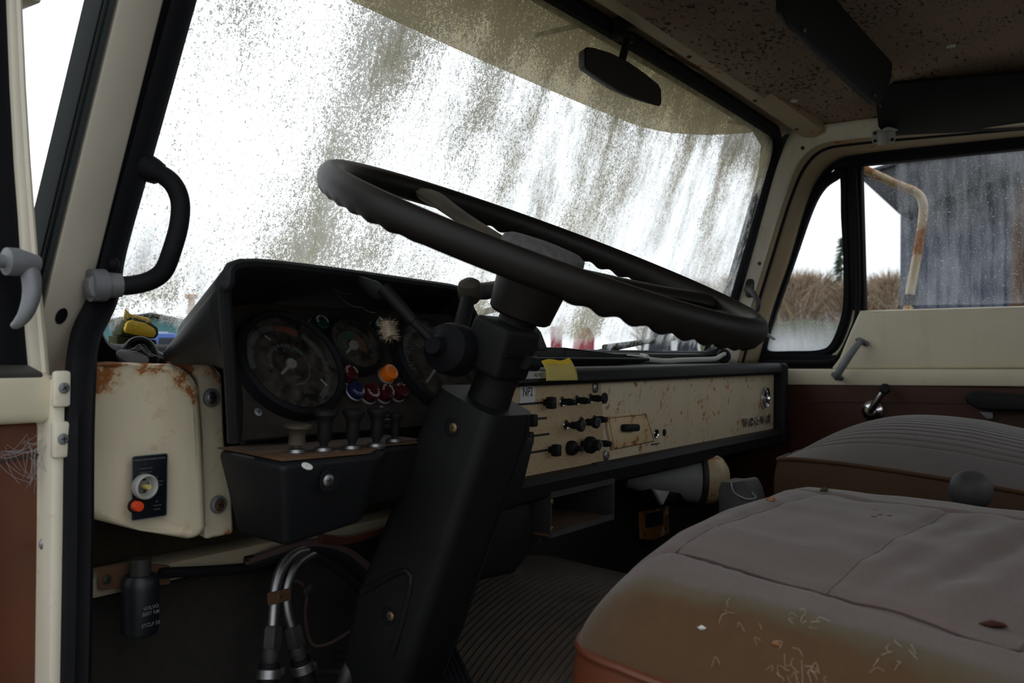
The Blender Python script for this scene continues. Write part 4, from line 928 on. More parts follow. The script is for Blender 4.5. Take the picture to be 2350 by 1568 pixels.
# slider controls
for (a, b), (c, d), (kx, ky) in (((1170, 929), (1250, 925), (1260, 923)), ((1180, 965), (1254, 961), (1217, 962)), ((1190, 1004), (1260, 997), (1208, 998)), ((1200, 1040), (1262, 1034), (1272, 1034))):
    p, q = hat(a, b), hat(c, d); z = (p.z + q.z) / 2
    sl = box('slider_slot', V(((p.x + q.x) / 2, YDASH - .0024, z)), (q.x - p.x, .001, .0035), 'print_black', hp_, bevel=0)
    kk = hat(kx, ky, .010); sk = box('slider_knob', V((kk.x, YDASH - .016, z)), (.013, .014, .019), 'black_plastic', hp_, bevel=.0025); 
    box('slider_stem', V((kk.x, YDASH - .006, z)), (.003, .012, .010), 'black_plastic', sk, bevel=.0005)
def pull(px, py, prof, m_='black_plastic', ringm='chrome', rr=.0085, face=None):
    p = hat(px, py); k = lathe('control_knob', prof, p, BACK, m_, hp_, 20)
    if ringm: lathe('bezel_ring', [(rr, -.001), (rr * 1.02, .002), (rr * .85, .0035), (rr * .62, .003)], p, BACK, ringm, k, 20)
    if face:
        f = Fr(p + BACK * prof[-1][1], (1, 0, 0), (0, 0, 1)); lathe('knob_face', [(face[0] * .72, .0001), (face[0] * .7, .0006), (0, .0006)], f.o, f.n, face[1], k, 18); arctext('lettering', face[2], f, face[0] * .78, .0042, 'print_white', k, face[3], face[4], .0009)
    return k
lampp = [(.0055, 0), (.0055, .012), (.0060, .0125), (.0060, .019), (.0042, .0195), (.0042, .022), (.0050, .0225), (.0046, .026), (.003, .0275), (0, .028)]
for px, py in ((1288, 922), (1322, 919), (1353, 914)): pull(px, py, lampp)
lathe('blank_disc', [(.0100, 0), (.0098, .002), (0, .003)], hat(1387, 914), BACK, 'black_plastic', da, 20)
fan = [(.004, 0), (.004, .010), (.0062, .014), (.0062, .022), (.0088, .026), (.0098, .029), (.0098, .033), (.0085, .0345), (0, .0345)]
pull(1297, 975, fan, face=(.0098, 'dial_black', 'FLÄKT', 90, 30))
pull(1332, 968, fan, ringm='chrome', face=(.0098, 'lens_blue', 'SPOLARE', 90, 36))
pull(1362, 962, lampp, rr=.007)
pull(1306, 1028, [(.0115, 0), (.0125, .003), (.0125, .009), (.010, .013), (.0045, .015), (.0045, .026)], ringm=None)
pull(1336, 1020, [(.006, 0), (.006, .006), (.0125, .009), (.0145, .012), (.0145, .020), (.0125, .024), (.0088, .0245), (.0088, .033), (.0075, .0345), (0, .0345)], ringm=None, face=(.0090, 'dial_black', 'VINDRUTA', 0, 26))
pull(1372, 1017, lampp, rr=.007)
# number label stuck on the heater plate
np2 = hat(1210.5, 902, .0003); st_ = box('number_sticker', np2, (.0415, .0008, .0355), 'paper_white', hp_, bevel=0)
text('lettering', 'NP2', Fr(np2 - V((0, .0005, -.001)), (1, 0, 0), (0, 0, 1)), .0205, 'print_black', st_, .0004, .78)
# embossed tape on the rail
ts = V((1.165, YDASH - .0225, (zt + zk) / 2 + .004)); tp = box('label_tape', ts + V((0, .0005, 0)), (.10, .001, .011), 'cable_grey', da, bevel=0); text('lettering', 'AS RET', Fr(ts - V((-.018, .0004, 0)), (1, 0, 0), (0, 0, 1)), .0085, 'print_black', tp, .0004)
# ashtray
ash = [at(x, y) for x, y in ((1385, 957), (1479, 948), (1498, 1014), (1399, 1034))]
at_ = slab('ashtray_front', ash, (0, -.006, 0), 'ashtray_rust', da, bevel=.003)
cen = sum(ash, V()) / 4
mk('seam_line', tubev([cen + (p - cen) * .92 - V((0, .0062, 0)) for p in ash], .0007, 5, True), 'rusty_steel', at_)
hq = at(1447, 982, .012); box('ashtray_pull', hq, (.056, .014, .0135), 'black_plastic', at_, bevel=.004, M=Matrix.Rotation(R(3), 3, 'Y')); box('pull_stem', hq + V((-.004, .009, -.002)), (.036, .012, .008), 'black_plastic', at_)
q = at(1503, 995); lathe('chrome_socket', [(.0092, 0), (.0098, .003), (.0085, .0045), (.0062, .003), (.006, -.001)], q, BACK, 'chrome', da, 22); lathe('socket_core', [(.0062, .0006), (0, .0006)], q, BACK, 'print_black', da, 16)
lathe('black_plug', [(.0075, 0), (.0072, .0015), (0, .002)], at(1524, 993), BACK, 'black_plastic', da, 18)
tube('paint_chip', [at(1494, 1021, .0), at(1512, 1018, .0)], .0016, 'dark_metal', da, 6)
q = at(1752, 912); fg = Fr(q, (1, 0, 0), (0, 0, 1)); rg = lathe('round_gauge', [(.026, 0), (.0275, .004), (.0265, .0085), (.0235, .0095), (.0215, .006), (.021, .001)], q, BACK, 'chrome', da, 34); rg['label'] = 'small chrome-ringed round gauge'
lathe('dial_face', [(.0215, .001), (.0212, .0015), (0, .0015)], q, BACK, 'plate_blue', rg, 28)
mk('dial_marks', [(*arcv(fg, .012, .0165, a, a + 8, .0019, 2), 'dial_grey') for a in range(-60, 240, 40)], 'dial_grey', rg, fixn=False)
tube('pointer', [fg.p(0, 0, .003), fg.p(.003, -.014, .003)], .0009, 'needle_white', rg, 6); lathe('pointer_hub', [(.0028, .0016), (.0028, .0035), (0, .004)], q, BACK, 'needle_white', rg, 12)
# maker's badge in chrome capitals on a thin bar
b0_, b1_ = at(1706, 972), at(1759, 961); zz = (b0_.z + b1_.z) / 2; wdt = (b1_.x - b0_.x)
badge = box('name_badge', V(((b0_.x + b1_.x) / 2, YDASH - .003, zz)), (wdt, .002, .0024), 'chrome', da, bevel=.0006); badge['label'] = 'chrome capital letters on a thin bar'
for i, ch in enumerate('VOLVO'):
    vs, fs = textv(ch); cx_ = b0_.x + wdt * i / 4; f = Fr(V((cx_, YDASH - .001, zz - .001)), (1, 0, 0), (0, 0, 1)); sz = .030; n_ = len(vs)
    A = [f.p(x * sz * 1.15, y * sz, 0) for x, y, z in vs]; B = [f.p(x * sz * 1.15, y * sz, .005) for x, y, z in vs]
    ed = {}
    for fc in fs:
        for a, b in zip(fc, fc[1:] + fc[:1]): ed[(a, b)] = 1
    side = [(a, b, b + n_, a + n_) for (a, b) in ed if (b, a) not in ed]
    mk('letter', (A + B, [tuple(reversed(fc)) for fc in fs] + [tuple(i + n_ for i in fc) for fc in fs] + side), 'badge_silver', badge, fixn=False)

# ---- seats
def seat_wear(o, fn):
    me = o.data; c = WL[o.name]; A = me.attributes.new('wear', 'FLOAT', 'POINT')
    for i, v in enumerate(me.vertices): A.data[i].value = fn(v.co + c)
def cushion_fn(x0, x1, y0, y1, top, z_bot, rx, ry, pw=2.6):
    """rounded cushion: u across, v from front to back; border rows fold down to the side welt"""
    def fn(u, v):
        a, b = 2 * u - 1, 2 * v - 1                    # -1..1
        m = max(abs(a), abs(b)); 
        l = (abs(a) ** 7 + abs(b) ** 7) ** (1 / 7) or 1e-9
        a2, b2 = (a / l * m, b / l * m) if m > 0 else (0, 0)
        k = max(0, (m - .80) / .20)                    # 0 on top .. 1 at the welt
        s = math.sin(k * math.pi / 2); sq = (.80 + .20 * s) / max(m, .80) if m > .8 else 1
        x = (x0 + x1) / 2 + a2 * sq * (x1 - x0) / 2; y = (y0 + y1) / 2 - b2 * sq * (y1 - y0) / 2
        z = top(x, y); z = z + (z_bot(x, y) - z) * (1 - math.cos(k * math.pi / 2)) ** 1.0
        return V((x, y, z))
    return fn
sx0, sx1, sy0, sy1 = .668, 1.225, -.16, .436
SEAM_X = (.765, 1.105)
def d_top(x, y):
    z = -.178 - .13 * max(0, .36 - y) - .5 * max(0, y - .35) ** 1.3 * 2.2
    z += .026 * max(0, min(1, (x - .80) / .35)) * max(0, min(1.2, (.40 - y) / .25)); u = (x - .94) / .285; z += .014 * (1 - u * u) - .03 * max(0, -u - .35) 
    for s in SEAM_X: z -= .0045 * math.exp(-((x - s) / .007) ** 2)
    if SEAM_X[0] < x < SEAM_X[1]:
        for s in (.335, .20, .06): z -= .0022 * math.exp(-((y - s + .03 * u) / .006) ** 2)
        z += .009 * noise.noise(V((x * 7, y * 34 + x * 9, 1))) * min(1, max(0, (.24 - y) / .1)) + .0035 * noise.noise(V((x * 14, y * 14, 4)))
    return z + .002 * noise.noise(V((x * 20, y * 20, 8)))
ds = thing('driver_seat', 'dusty mauve grey cloth driver seat cushion with worn brown front corner', 'seat', (.94, .15, FLOOR))
dfn = cushion_fn(sx0, sx1, sy0, sy1, d_top, lambda x, y: -.262 - .10 * max(0, .36 - y), .1, .1)
_cv = gridv(dfn, 120, 130); cu = mk('cushion', _cv, 'seat_cloth', ds, ang=70); SEAT = BVHTree.FromPolygons(_cv[0], _cv[1])
def on_seat(px, py): return SEAT.ray_cast(V((0, 0, 0)), ray(px, py).normalized())[0]
def drop(q): h = SEAT.ray_cast(V((q.x, q.y, .2)), V((0, 0, -1)))[0]; return h if h else q
def welt_pt(t):
    i = (t % 1) * 4; k = int(i); f = i - k
    return dfn(*[(f, 0), (1, f), (1 - f, 1), (0, 1 - f)][k])
seat_wear(cu, lambda q: min(1, max(0, (.748 - q.x) / .07 * .9 + (-.205 - q.z) / .05 * .55)) * min(1, max(.2, (q.y + .1) / .3)))
wp_ = [welt_pt(i / 160) for i in range(160)]
mk('piping', tubev(wp_, .0045, 8, True), 'vinyl_red_brown', ds)
n_ = len(wp_); vs = []
for dz, sc_ in ((0, 1.0), (-.02, 1.015), (-.07, 1.015), (-.11, .96)):
    vs += [V((.94 + (p.x - .94) * sc_, .1475 + (p.y - .1475) * sc_, p.z + dz)) for p in wp_]
mk('side_panel', (vs, [(r * n_ + i, r * n_ + (i + 1) % n_, (r + 1) * n_ + (i + 1) % n_, (r + 1) * n_ + i) for r in range(3) for i in range(n_)]), 'vinyl_red_brown', ds)
for s in SEAM_X: tube('seam', [V((s, y, drop(V((s, y, d_top(s, y)))).z + .0006)) for y in [.40 - .012 * i for i in range(44)]], .0012, 'thread_dark', cu, 6)
for s in (.335, .20, .06): tube('cross_seam', [V((x, s - .03 * (x - .94) / .285, d_top(x, s - .03 * (x - .94) / .285) - .0002)) for x in [SEAM_X[0] + (SEAM_X[1] - SEAM_X[0]) * i / 30 for i in range(31)]], .0007, 'thread_mauve', cu, 6)
box('seat_base', (.94, .13, FLOOR + .10), (.44, .44, .20), 'dark_metal', ds, bevel=.01)

px0, px1, py0_, py1 = 1.635, 2.17, -.03, .555
def p_top(x, y):
    u = (x - 1.895) / .275; v = (y - .26) / .295
    z = -.195 - .09 * max(0, .53 - y) + .095 * (1 - abs(u) ** 2.6) * (1 - max(0, v) ** 3.0 * .95) * (1 - .3 * max(0, -v))
    ph = (x - px0) / .0175; z -= .0048 * max(0, 1 - abs((ph % 1) - .5) * 6) * (1 if x > px0 + .05 else 0)
    return z
ps = thing('passenger_seat', 'grey ribbed passenger seat cushion with brown sides and piped edge', 'seat', (1.9, .29, FLOOR))
pfn = lambda u, v: (lambda x, y: V((x, y, p_top(x, y))))(px0 + (px1 - px0) * u, py1 - (py1 - py0_) * v)
mk('ribbed_cushion', gridv(pfn, 315, 60), 'seat_cloth_far', ps, ang=75)
edge = [pfn(0, 1 - i / 40) for i in range(40)] + [pfn(i / 40, 0) for i in range(40)] + [pfn(1, i / 40) for i in range(40)] + [pfn(1 - i / 40, 1) for i in range(40)]
mk('piping', tubev(edge, .0042, 8, True), 'vinyl_tan', ps)
n_ = len(edge); vs = []
for dz, sc_ in ((0, 1.0), (-.03, 1.018), (-.09, 1.02), (-.15, 1.0), (-.17, .95)):
    vs += [V((1.895 + (p.x - 1.895) * sc_, .2925 + (p.y - .2925) * sc_, min(p.z, -.19) + dz if dz else p.z)) for p in edge]
mk('side_panel', (vs, [(r * n_ + i, r * n_ + (i + 1) % n_, (r + 1) * n_ + (i + 1) % n_, (r + 1) * n_ + i) for r in range(4) for i in range(n_)]), 'vinyl_tan', ps)
box('seat_base', (1.895, .29, FLOOR + .08), (.46, .48, .16), 'dark_metal', ps, bevel=.01)

# ---- gear lever with ball knob between the seats
kc = PX(2228, 1125, 1.42); gl_ = thing('gear_lever', 'grey ball knob on a gear lever between the two seats', 'gear lever', (1.42, kc.y + .03, FLOOR + .1))
rk = .0285; lathe('ball_knob', [(.009, -rk - .004)] + [(rk * math.cos(R(a)), rk * math.sin(R(a))) for a in range(-70, 91, 10)], kc, (0, 0, 1), 'grey_plastic', gl_, 30)
tube('shaft', [kc + V((0, 0, -rk)), kc + V((-.005, .01, -.15)), V((1.42, kc.y + .03, FLOOR + .08))], .007, 'dark_metal', gl_, 10, smooth=4)
lathe('gaiter', [(.06, 0), (.05, .02), (.052, .03), (.036, .045), (.038, .055), (.02, .075), (.009, .085)], (1.42, kc.y + .03, FLOOR), (0, 0, 1), 'black_rubber', gl_, 24)

# ---- rear-view mirror
mm = PY(1432, 72, .772); rm = thing('rear_view_mirror', 'dark oblong rear view mirror hanging from the windscreen header', 'mirror', mm)
lathe('mount', [(.028, -.01), (.028, .006), (.020, .014), (.012, .016), (0, .016)], PY(1428, 62, .775), (.2, -.5, -.8), 'black_plastic', rm, 22)
tube('stem', [PY(1440, 88, .752), PY(1436, 105, .745), PY(1428, 135, .735)], .0068, 'black_plastic', rm, 12)
lathe('ball_joint', [(0, -.012), (.009, -.009), (.0125, 0), (.009, .009), (0, .012)], PY(1441, 86, .752), (0, 0, 1), 'black_plastic', rm, 16)
mpx = [(1341, 112), (1348, 107), (1365, 109), (1400, 120), (1440, 140), (1480, 168), (1512, 194), (1518, 205), (1519, 238), (1514, 245), (1495, 240), (1460, 228), (1420, 210), (1380, 184), (1346, 160), (1341, 150)]
mo_ = [PY(x, y, .722) for x, y in mpx]; mc = sum(mo_, V()) / len(mo_)
hexa('mirror_shell', [mc + (p - mc) * 1.0 for p in mo_], [mc + (p - mc) * .86 + V((.0, .022, .004)) for p in mo_], 'black_plastic', rm, bevel=.002)
hexa('mirror_glass', [mc + (p - mc) * .965 - V((0, .0006, 0)) for p in mo_], [mc + (p - mc) * .965 - V((0, -.003, 0)) for p in mo_], 'mirror_dark', rm, bevel=0)

# ---- sun visors
v1 = [PY(1800, -30, .468), PY(1800, 30, .470), PY(1812, 58, .474), PY(1838, 82, .480), PY(1990, 226, .482), PY(2012, 243, .482), PY(2030, 226, .474), PY(2047, 178, .462), PY(2050, 140, .455), PY(2042, 122, .452), PY(1960, 0, .448), PY(1935, -40, .448)]
vz = thing('sun_visor', 'black padded sun visor hanging below the mouldy ceiling, nearer the windscreen', 'sun visor', sum(v1, V()) / len(v1), 'sun visors')
slab('visor_pad', v1, (.004, .016, .004), 'black_plastic', vz, bevel=.005, seg=3)
for px, py, y in ((1847, 69, .473), (2009, 217, .474)): lathe('eyelet', [(.0042, 0), (.004, .0012), (.002, .0014), (.0018, 0)], PY(px, py, y), (0, -1, -.2), 'dull_steel', vz, 14)
tube('pivot_rod', [PY(1797, 20, .478), PY(1800, 45, .480), PY(1812, 66, .483), PY(1830, 74, .484)], .0035, 'rusty_steel', vz, 8, smooth=4)
box('pivot_block', PY(2066, 145, .452), (.03, .03, .035), 'black_plastic', vz, bevel=.006)
tip = PY(2018, 240, .483); tube('clip', [tip, tip + V((.012, 0, -.002)), tip + V((.016, .004, .012))], .002, 'rusty_steel', vz, 6)
k1 = [hit(2010, 222, (2.20, 0, .572), (1, 0, 1.9)), hit(2050, 186, (2.20, 0, .572), (1, 0, 1.9)), hit(2350, 160, (2.20, 0, .572), (1, 0, 1.9)), hit(2350, 292, (2.20, 0, .572), (1, 0, 1.9)), hit(2035, 306, (2.20, 0, .572), (1, 0, 1.9)), hit(2016, 285, (2.20, 0, .572), (1, 0, 1.9))]
k1 = k1[:3] + [V((k1[2].x, -.25, k1[2].z)), V((k1[3].x, -.25, k1[3].z))] + k1[3:]
vs_ = thing('side_visor', 'broad flat black panel above the passenger door window', 'visor panel', sum(k1, V()) / len(k1), 'sun visors')
slab('panel', k1, (-.004, 0, -.008), 'black_plastic', vs_, bevel=.003)
# ---- bracket with hook on the door header
hk = PD(2028, 313, 2.33); cb = thing('hook_bracket', 'small pale cast bracket with hook above the passenger window', 'bracket', hk)
f = fr_n(hk, (-1, -.15, -.25)); rplate('base_plate', f, .052, .032, .008, .004, 'cable_grey', cb, bevel=.0012)
lathe('boss', [(.0085, -.020), (.0095, -.018), (.0095, .012), (.007, .016), (0, .016)], f.p(-.003, 0, .008), f.v, 'cable_grey', cb, 16)
tube('hook', [f.p(-.003, .012, .010), f.p(.010, .018, .014), f.p(.024, .014, .012), f.p(.030, .012, .008)], [.004, .004, .003, .002], 'cable_grey', cb, 8, smooth=4)
for a, b in ((-.019, .009), (-.019, -.009), (.019, -.009)): screw(f.p(a, b, .004), f.n, .0042, cb, 'dark_metal')
# ---- hand rail on the left pillar
h0, h1 = PY(318, 378, .862), PY(255, 656, .868)
hr = thing('pillar_grab_rail', 'curved black grab rail on the left windscreen pillar', 'grab rail', h1)
rp = [h0, PY(345, 392, .850), PY(378, 405, .838), PY(402, 430, .828), PY(414, 468, .824), PY(410, 520, .824), PY(393, 580, .826), PY(375, 622, .834), PY(345, 644, .846), PY(300, 655, .860), h1]
tube('rail', rp, .0098, 'black_rubber', hr, 16, smooth=6)
tube('upper_boot', [PY(300, 372, .866), PY(326, 380, .860), PY(352, 392, .850), PY(366, 400, .845)], [.016, .0155, .0135, .0118], 'black_rubber', hr, 16)
tube('lower_socket', [PY(206, 655, .872), PY(240, 655, .870), PY(243, 655, .870), PY(278, 655, .866)], [.0165, .0165, .0135, .0120], 'zinc', hr, 16)
soc = [PY(x, y, .862) for x, y in ((226, 620), (236, 632), (247, 648), (250, 672), (246, 688), (222, 690), (208, 676), (203, 658), (204, 640), (212, 634))]
slab('socket_flange', soc, (.004, .018, 0), 'zinc', hr, bevel=.0025)
for px, py in ((334, 345), (312, 410), (262, 606)): lathe('bolt_head', [(.006, 0), (.006, .004), (.004, .006), (0, .0065)], PY(px - 4, py, .868), (.5, -.8, 0), 'black_rubber', hr, 10)
# ---- grab handle on the right pillar
ra_, rb_ = PD(1722, 655, 2.325), PD(1716, 740, 2.325)
rh = thing('pillar_hand_grip', 'small grey curved hand grip screwed to the right windscreen pillar', 'hand grip', rb_)
tube('grip', [PD(1724, 656, 2.34), PD(1716, 664, 2.315), PD(1727, 672, 2.295), PD(1738, 690, 2.285), PD(1738, 708, 2.285), PD(1728, 724, 2.295), PD(1716, 740, 2.33)], [.008, .009, .008, .007, .007, .007, .007], 'grey_plastic', rh, 12, smooth=5)
f = fr_n(PD(1721, 662, 2.335), (-1, -.45, 0)); rplate('foot', f, .022, .05, .009, .004, 'grey_plastic', rh, bevel=.001)
for k in (-.018, .018): screw(f.p(0, k, .004), f.n, .0045, rh, 'dark_metal')

# ---- things on the dash
tz = zk + .003
ty = thing('dash_tray', 'open black plastic tray lying on top of the dashboard', 'tray', (1.33, .86, tz))
tf = [PY(1190, 818, .825), PY(1490, 828, .815)]
T0 = [V((1.17, .83, tz)), V((1.62, .826, tz)), V((1.50, .925, tz)), V((1.17, .925, tz))]
T1 = [PY(1185, 822, .818), PY(1488, 826, .806), PY(1385, 803, .93), PY(1185, 803, .93)]
T1 = [V((1.165, .822, tz + .012)), V((1.64, .818, tz + .010)), V((1.52, .94, tz + .029)), V((1.165, .94, tz + .029))]
slab('tray_floor', T0, (0, 0, .003), 'black_plastic', ty)
for i in range(4):
    j = (i + 1) % 4; a, b, c, d = T0[i], T0[j], T1[j], T1[i]; cn = sum(T0, V()) / 4; inw = (cn - (a + b) / 2); inw.z = 0; inw = inw.normalized() * .003
    slab('tray_wall', [a, b, c, d], inw, 'black_plastic', ty, bevel=.001)
mk('tray_rim', tubev(T1, .003, 8, True), 'black_plastic', ty)
pap = PY(1180, 815, .84); box('paper', (1.20, .865, tz + .010), (.07, .06, .001), 'paper_white', None, bevel=0, M=Matrix.Rotation(R(20), 3, 'Z') @ Matrix.Rotation(R(8), 3, 'Y'))
tag(bpy.data.objects['paper'], 'scrap of white paper lying in the black tray', 'paper')
sn = [PY(1242, 829, .778), PY(1270, 827, .777), PY(1305, 822, .776), PY(1309, 838, .775), PY(1316, 856, .774), PY(1326, 873, .774), PY(1290, 874, .773), PY(1253, 874, .774), PY(1249, 858, .775), PY(1243, 842, .776)]
def quadp(u, v):
    tl_, tr2, br_, bl_ = PY(1242, 829, .783), PY(1305, 823, .782), PY(1326, 873, .768), PY(1253, 874.5, .7685)
    p = (tl_.lerp(tr2, u)).lerp(bl_.lerp(br_, u), v); return p + V((0, -.0045 * math.sin(math.pi * v) - .002 * math.sin(3 * u) * (1 - v), .002 * math.sin(u * 7) * (1 - v)))
note = mk('sticky_note', gridv(quadp, 12, 12), 'paper_yellow', None, solid=.0006); tag(note, 'square yellow sticky note curling over the top dash rail', 'sticky note')
mk('gum_strip', gridv(lambda u, v: quadp(u, v * .22) + V((0, -.0008, .0002)), 12, 4), 'paper_yellow_strip', note)
wt = thing('white_cable', 'pale cable lying on the dash top towards the right pillar', 'cable', PY(1560, 826, .85))
cp = [PY(1440, 819, .90), PY(1472, 821, .88), PY(1495, 826, .86), PY(1530, 829, .84), PY(1565, 827, .84), PY(1600, 826, .845), PY(1640, 824, .86), PY(1656, 816, .885), PY(1664, 812, .90)]
tube('lead', cp, .0055, 'cable_grey', wt, 10, smooth=6)
tube('end_sleeve', [PY(1470, 819, .885), PY(1486, 823, .868)], [.008, .0075], 'cable_grey', wt, 12)
q = PY(1661, 817, .90); gm = lathe('grommet', [(.016, -.006), (.019, .0), (.016, .006), (.009, .007), (.008, 0)], q, (-.7, -.6, .2), 'black_rubber', wt, 20)
dv_ = thing('demister_nozzle', 'black cone shaped demister nozzle below the windscreen, left of the dials', 'nozzle', PY(320, 828, .90))
q = PY(320, 812, .915); lathe('cone', [(.021, -.016), (.020, .0), (.0165, .010), (.0135, .014), (.011, .012), (.010, -.002), (0, -.003)], q, (-.45, -.75, .5), 'black_plastic', dv_, 22)
lathe('ring_base', [(.016, 0), (.017, .004), (.012, .006), (0, .006)], PY(302, 826, .893), (0, -.5, 1), 'grey_plastic', dv_, 20)
tube('duct', [q, q + V((.03, .02, -.005)), q + V((.06, .03, -.010))], [.014, .010, .006], 'black_plastic', dv_, 10, smooth=4)
dd = thing('demister_duct', 'rounded black duct end on the dash top, right of the steering column', 'duct', PY(1240, 800, .87))
dq = [PY(x, y, .87) for x, y in ((1195, 742), (1232, 746), (1244, 760), (1262, 806), (1195, 806))]
slab('duct_shell', dq, (0, .05, 0), 'grey_plastic', dd, bevel=.006, seg=3); box('duct_grille', PY(1228, 780, .869), (.02, .002, .03), 'black_rubber', dd, bevel=.0005)
# yellow reflector lamp standing outside the lower left corner of the windscreen
yl = thing('yellow_marker', 'yellow mossy framed marker lamp behind the lower left corner of the windscreen', 'marker lamp', PY(322, 780, 1.03))
yo = [(276, 770), (286, 735), (292, 727), (310, 728), (345, 738), (364, 752), (366, 768), (358, 778), (320, 774)]
hexa('mossy_frame', [PY(x, y, 1.03) for x, y in yo], [PY(x, y, 1.03) + V((.005, .03, 0)) for x, y in yo], 'moss', yl, bevel=.003)
yi = [(287, 757), (293, 739), (302, 735), (335, 742), (357, 755), (360, 766), (354, 775), (330, 772), (290, 764)]
hexa('yellow_lens', [PY(x, y, 1.026) for x, y in yi], [PY(x, y, 1.026) + V((0, .008, 0)) for x, y in yi], 'yellow_plastic', yl, bevel=.002)
slab('torn_tab', [PY(x, y, 1.032) for x, y in ((284, 735), (289, 706), (300, 720), (345, 731), (352, 742))], (0, .004, 0), 'yellow_plastic', yl)
slab('stalk_bracket', [PY(x, y, 1.035) for x, y in ((268, 770), (360, 780), (362, 800), (270, 800))], (0, .02, 0), 'moss', yl)
# fluff hanging at the tip of the stalk
fz = thing('fluff_tuft', 'shaggy cream tuft of fluff hanging in front of the green lamp', 'fluff', PX(890, 755, .79))
cfl = [PX(886, 738, .79), PX(889, 755, .79), PX(897, 775, .79)]
tube('core', cfl, [.005, .008, .0075], 'fluff', fz, 10, smooth=4)
hv, hf = [], []
for i in range(420):
    b = cfl[0].lerp(cfl[2], random.random()); d = V((random.gauss(0, 1), random.gauss(0, 1), random.gauss(0, 1))).normalized(); s_ = d.orthogonal().normalized() * .0007; l = random.uniform(.006, .013); n_ = len(hv)
    b = b + d * .003; hv += [b + s_, b - s_, b + d * l + V((0, 0, random.uniform(-.003, .003)))]; hf.append((n_, n_ + 1, n_ + 2))
hair = mk('fibres', (hv, hf), 'fluff', fz, fixn=False); hair['kind'] = 'stuff'

# ---- below the dash
rb = thing('radio_bracket', 'empty black radio bracket with rusty floor slung under the dashboard', 'bracket', (1.31, .8, -.3))
ro = [(1258, 1130), (1392, 1112), (1406, 1104), (1406, 1195), (1262, 1222)]
A0, A1, A2, A3 = PY(1262, 1132, .78), PY(1406, 1108, .78), PY(1406, 1192, .78), PY(1264, 1220, .78)
D_ = V((0, .14, .012)); zt_ = (A0.z + A1.z) / 2; zl_ = (A2.z + A3.z) / 2; xa, xb = A0.x, A1.x
for nm, c_, s_ in (('top_plate', ((xa + xb) / 2, .85, zt_), (xb - xa + .006, .14, .004)), ('left_plate', (xa, .85, (zt_ + zl_) / 2), (.004, .14, zt_ - zl_)), ('right_plate', (xb, .85, (zt_ + zl_) / 2), (.004, .14, zt_ - zl_))): box(nm, c_, s_, 'dark_metal', rb, bevel=.0008)
box('floor_plate', ((xa + xb) / 2, .85, zl_), (xb - xa + .006, .14, .004), 'rusty_steel', rb, bevel=.0008)
fpth = [V((xa, .78, zt_)), V((xb, .78, zt_)), V((xb, .78, zl_)), V((xa, .78, zl_))]
mk('front_rim', sweepv(fpth, [(-.005, -.003), (.005, -.003), (.005, .003), (-.005, .003)], lambda p: (0, -1, 0)), 'grey_plastic', rb)
box('hanger', (xb - .02, .80, zt_ + .018), (.05, .03, .032), 'dark_metal', rb, bevel=.002)
for z in (zt_ - .01, zl_ + .01): screw(V((xa, .7765, z)), BACK, .0045, rb, 'brass')
bw = thing('heater_blower', 'grey heater duct with round rusty motor cap under the dashboard', 'heater', (1.9, .84, -.35))
c1_ = PY(1612, 1097, .81); ax_ = V((.62, -.78, -.02)).normalized()
lathe('motor_cap', [(.057, -.002), (.057, .010), (.054, .026), (.045, .042), (.030, .053), (.012, .058), (0, .0585)], c1_, ax_, 'blower_rust', bw, 32)
lathe('cap_ring', [(.058, -.014), (.064, -.012), (.065, -.004), (.058, .0)], c1_, ax_, 'dark_metal', bw, 32)
lathe('duct_body', [(.024, -.17), (.032, -.14), (.044, -.09), (.052, -.04), (.055, -.010)], c1_, ax_, 'duct_grey', bw, 28)
slab('duct_fin', [PY(x, y, .825) for x, y in ((1503, 1124), (1538, 1128), (1522, 1160))], (.002, .01, 0), 'cable_grey', bw)
hexa('fan_case', [PY(x, y, .83) for x, y in ((1540, 1130), (1640, 1140), (1620, 1160), (1570, 1166), (1535, 1150))], [PY(x, y, .83) + V((.03, .10, 0)) for x, y in ((1540, 1130), (1640, 1140), (1620, 1160), (1570, 1166), (1535, 1150))], 'black_plastic', bw, bevel=.004)
cbx = thing('cup_bracket', 'small grey plastic bracket with wire loop beside the far seat', 'bracket', PX(1690, 1150, 1.55))
slab('bracket_shell', [PX(x, y, 1.50) for x, y in ((1648, 1122), (1655, 1105), (1680, 1107), (1705, 1103), (1712, 1106), (1722, 1125), (1740, 1190), (1750, 1400), (1650, 1400))], (.06, 0, 0), 'grey_plastic', cbx, bevel=.003)
tube('wire_loop', [PX(1678, 1108, 1.498), PX(1685, 1130, 1.496), PX(1712, 1145, 1.495), PX(1735, 1142, 1.50), PX(1722, 1128, 1.505), PX(1707, 1104, 1.51)], .0018, 'zinc', cbx, 6, smooth=5)
lbk = thing('latch_bracket', 'rust streaked cream latch plate on the bulkhead below the heater', 'bracket', PY(1490, 1210, .95))
slab('plate', [PY(x, y, .95) for x, y in ((1470, 1175), (1535, 1162), (1536, 1225), (1500, 1240), (1472, 1238))], (0, .006, 0), 'pipe_rust', lbk); slab('slot', [PY(x, y, .949) for x, y in ((1482, 1180), (1522, 1172), (1522, 1205), (1482, 1212))], (0, .002, 0), 'print_black', lbk, bevel=0)
for px, py in ((1480, 1225), (1528, 1215)): screw(PY(px, py, .949), BACK, .004, lbk, 'rusty_steel')
ck = thing('console_box', 'large black rounded box behind the steering column under the dashboard', 'console', (1.12, .9, -.4))
cq = [PY(x, y, .80) for x, y in ((1060, 1160), (1222, 1150), (1232, 1230), (1225, 1270), (1185, 1320), (1060, 1345))]
hexa('console_shell', cq, [p + V((.02, .14, 0)) for p in cq], 'black_plastic', ck, bevel=.012, seg=3)
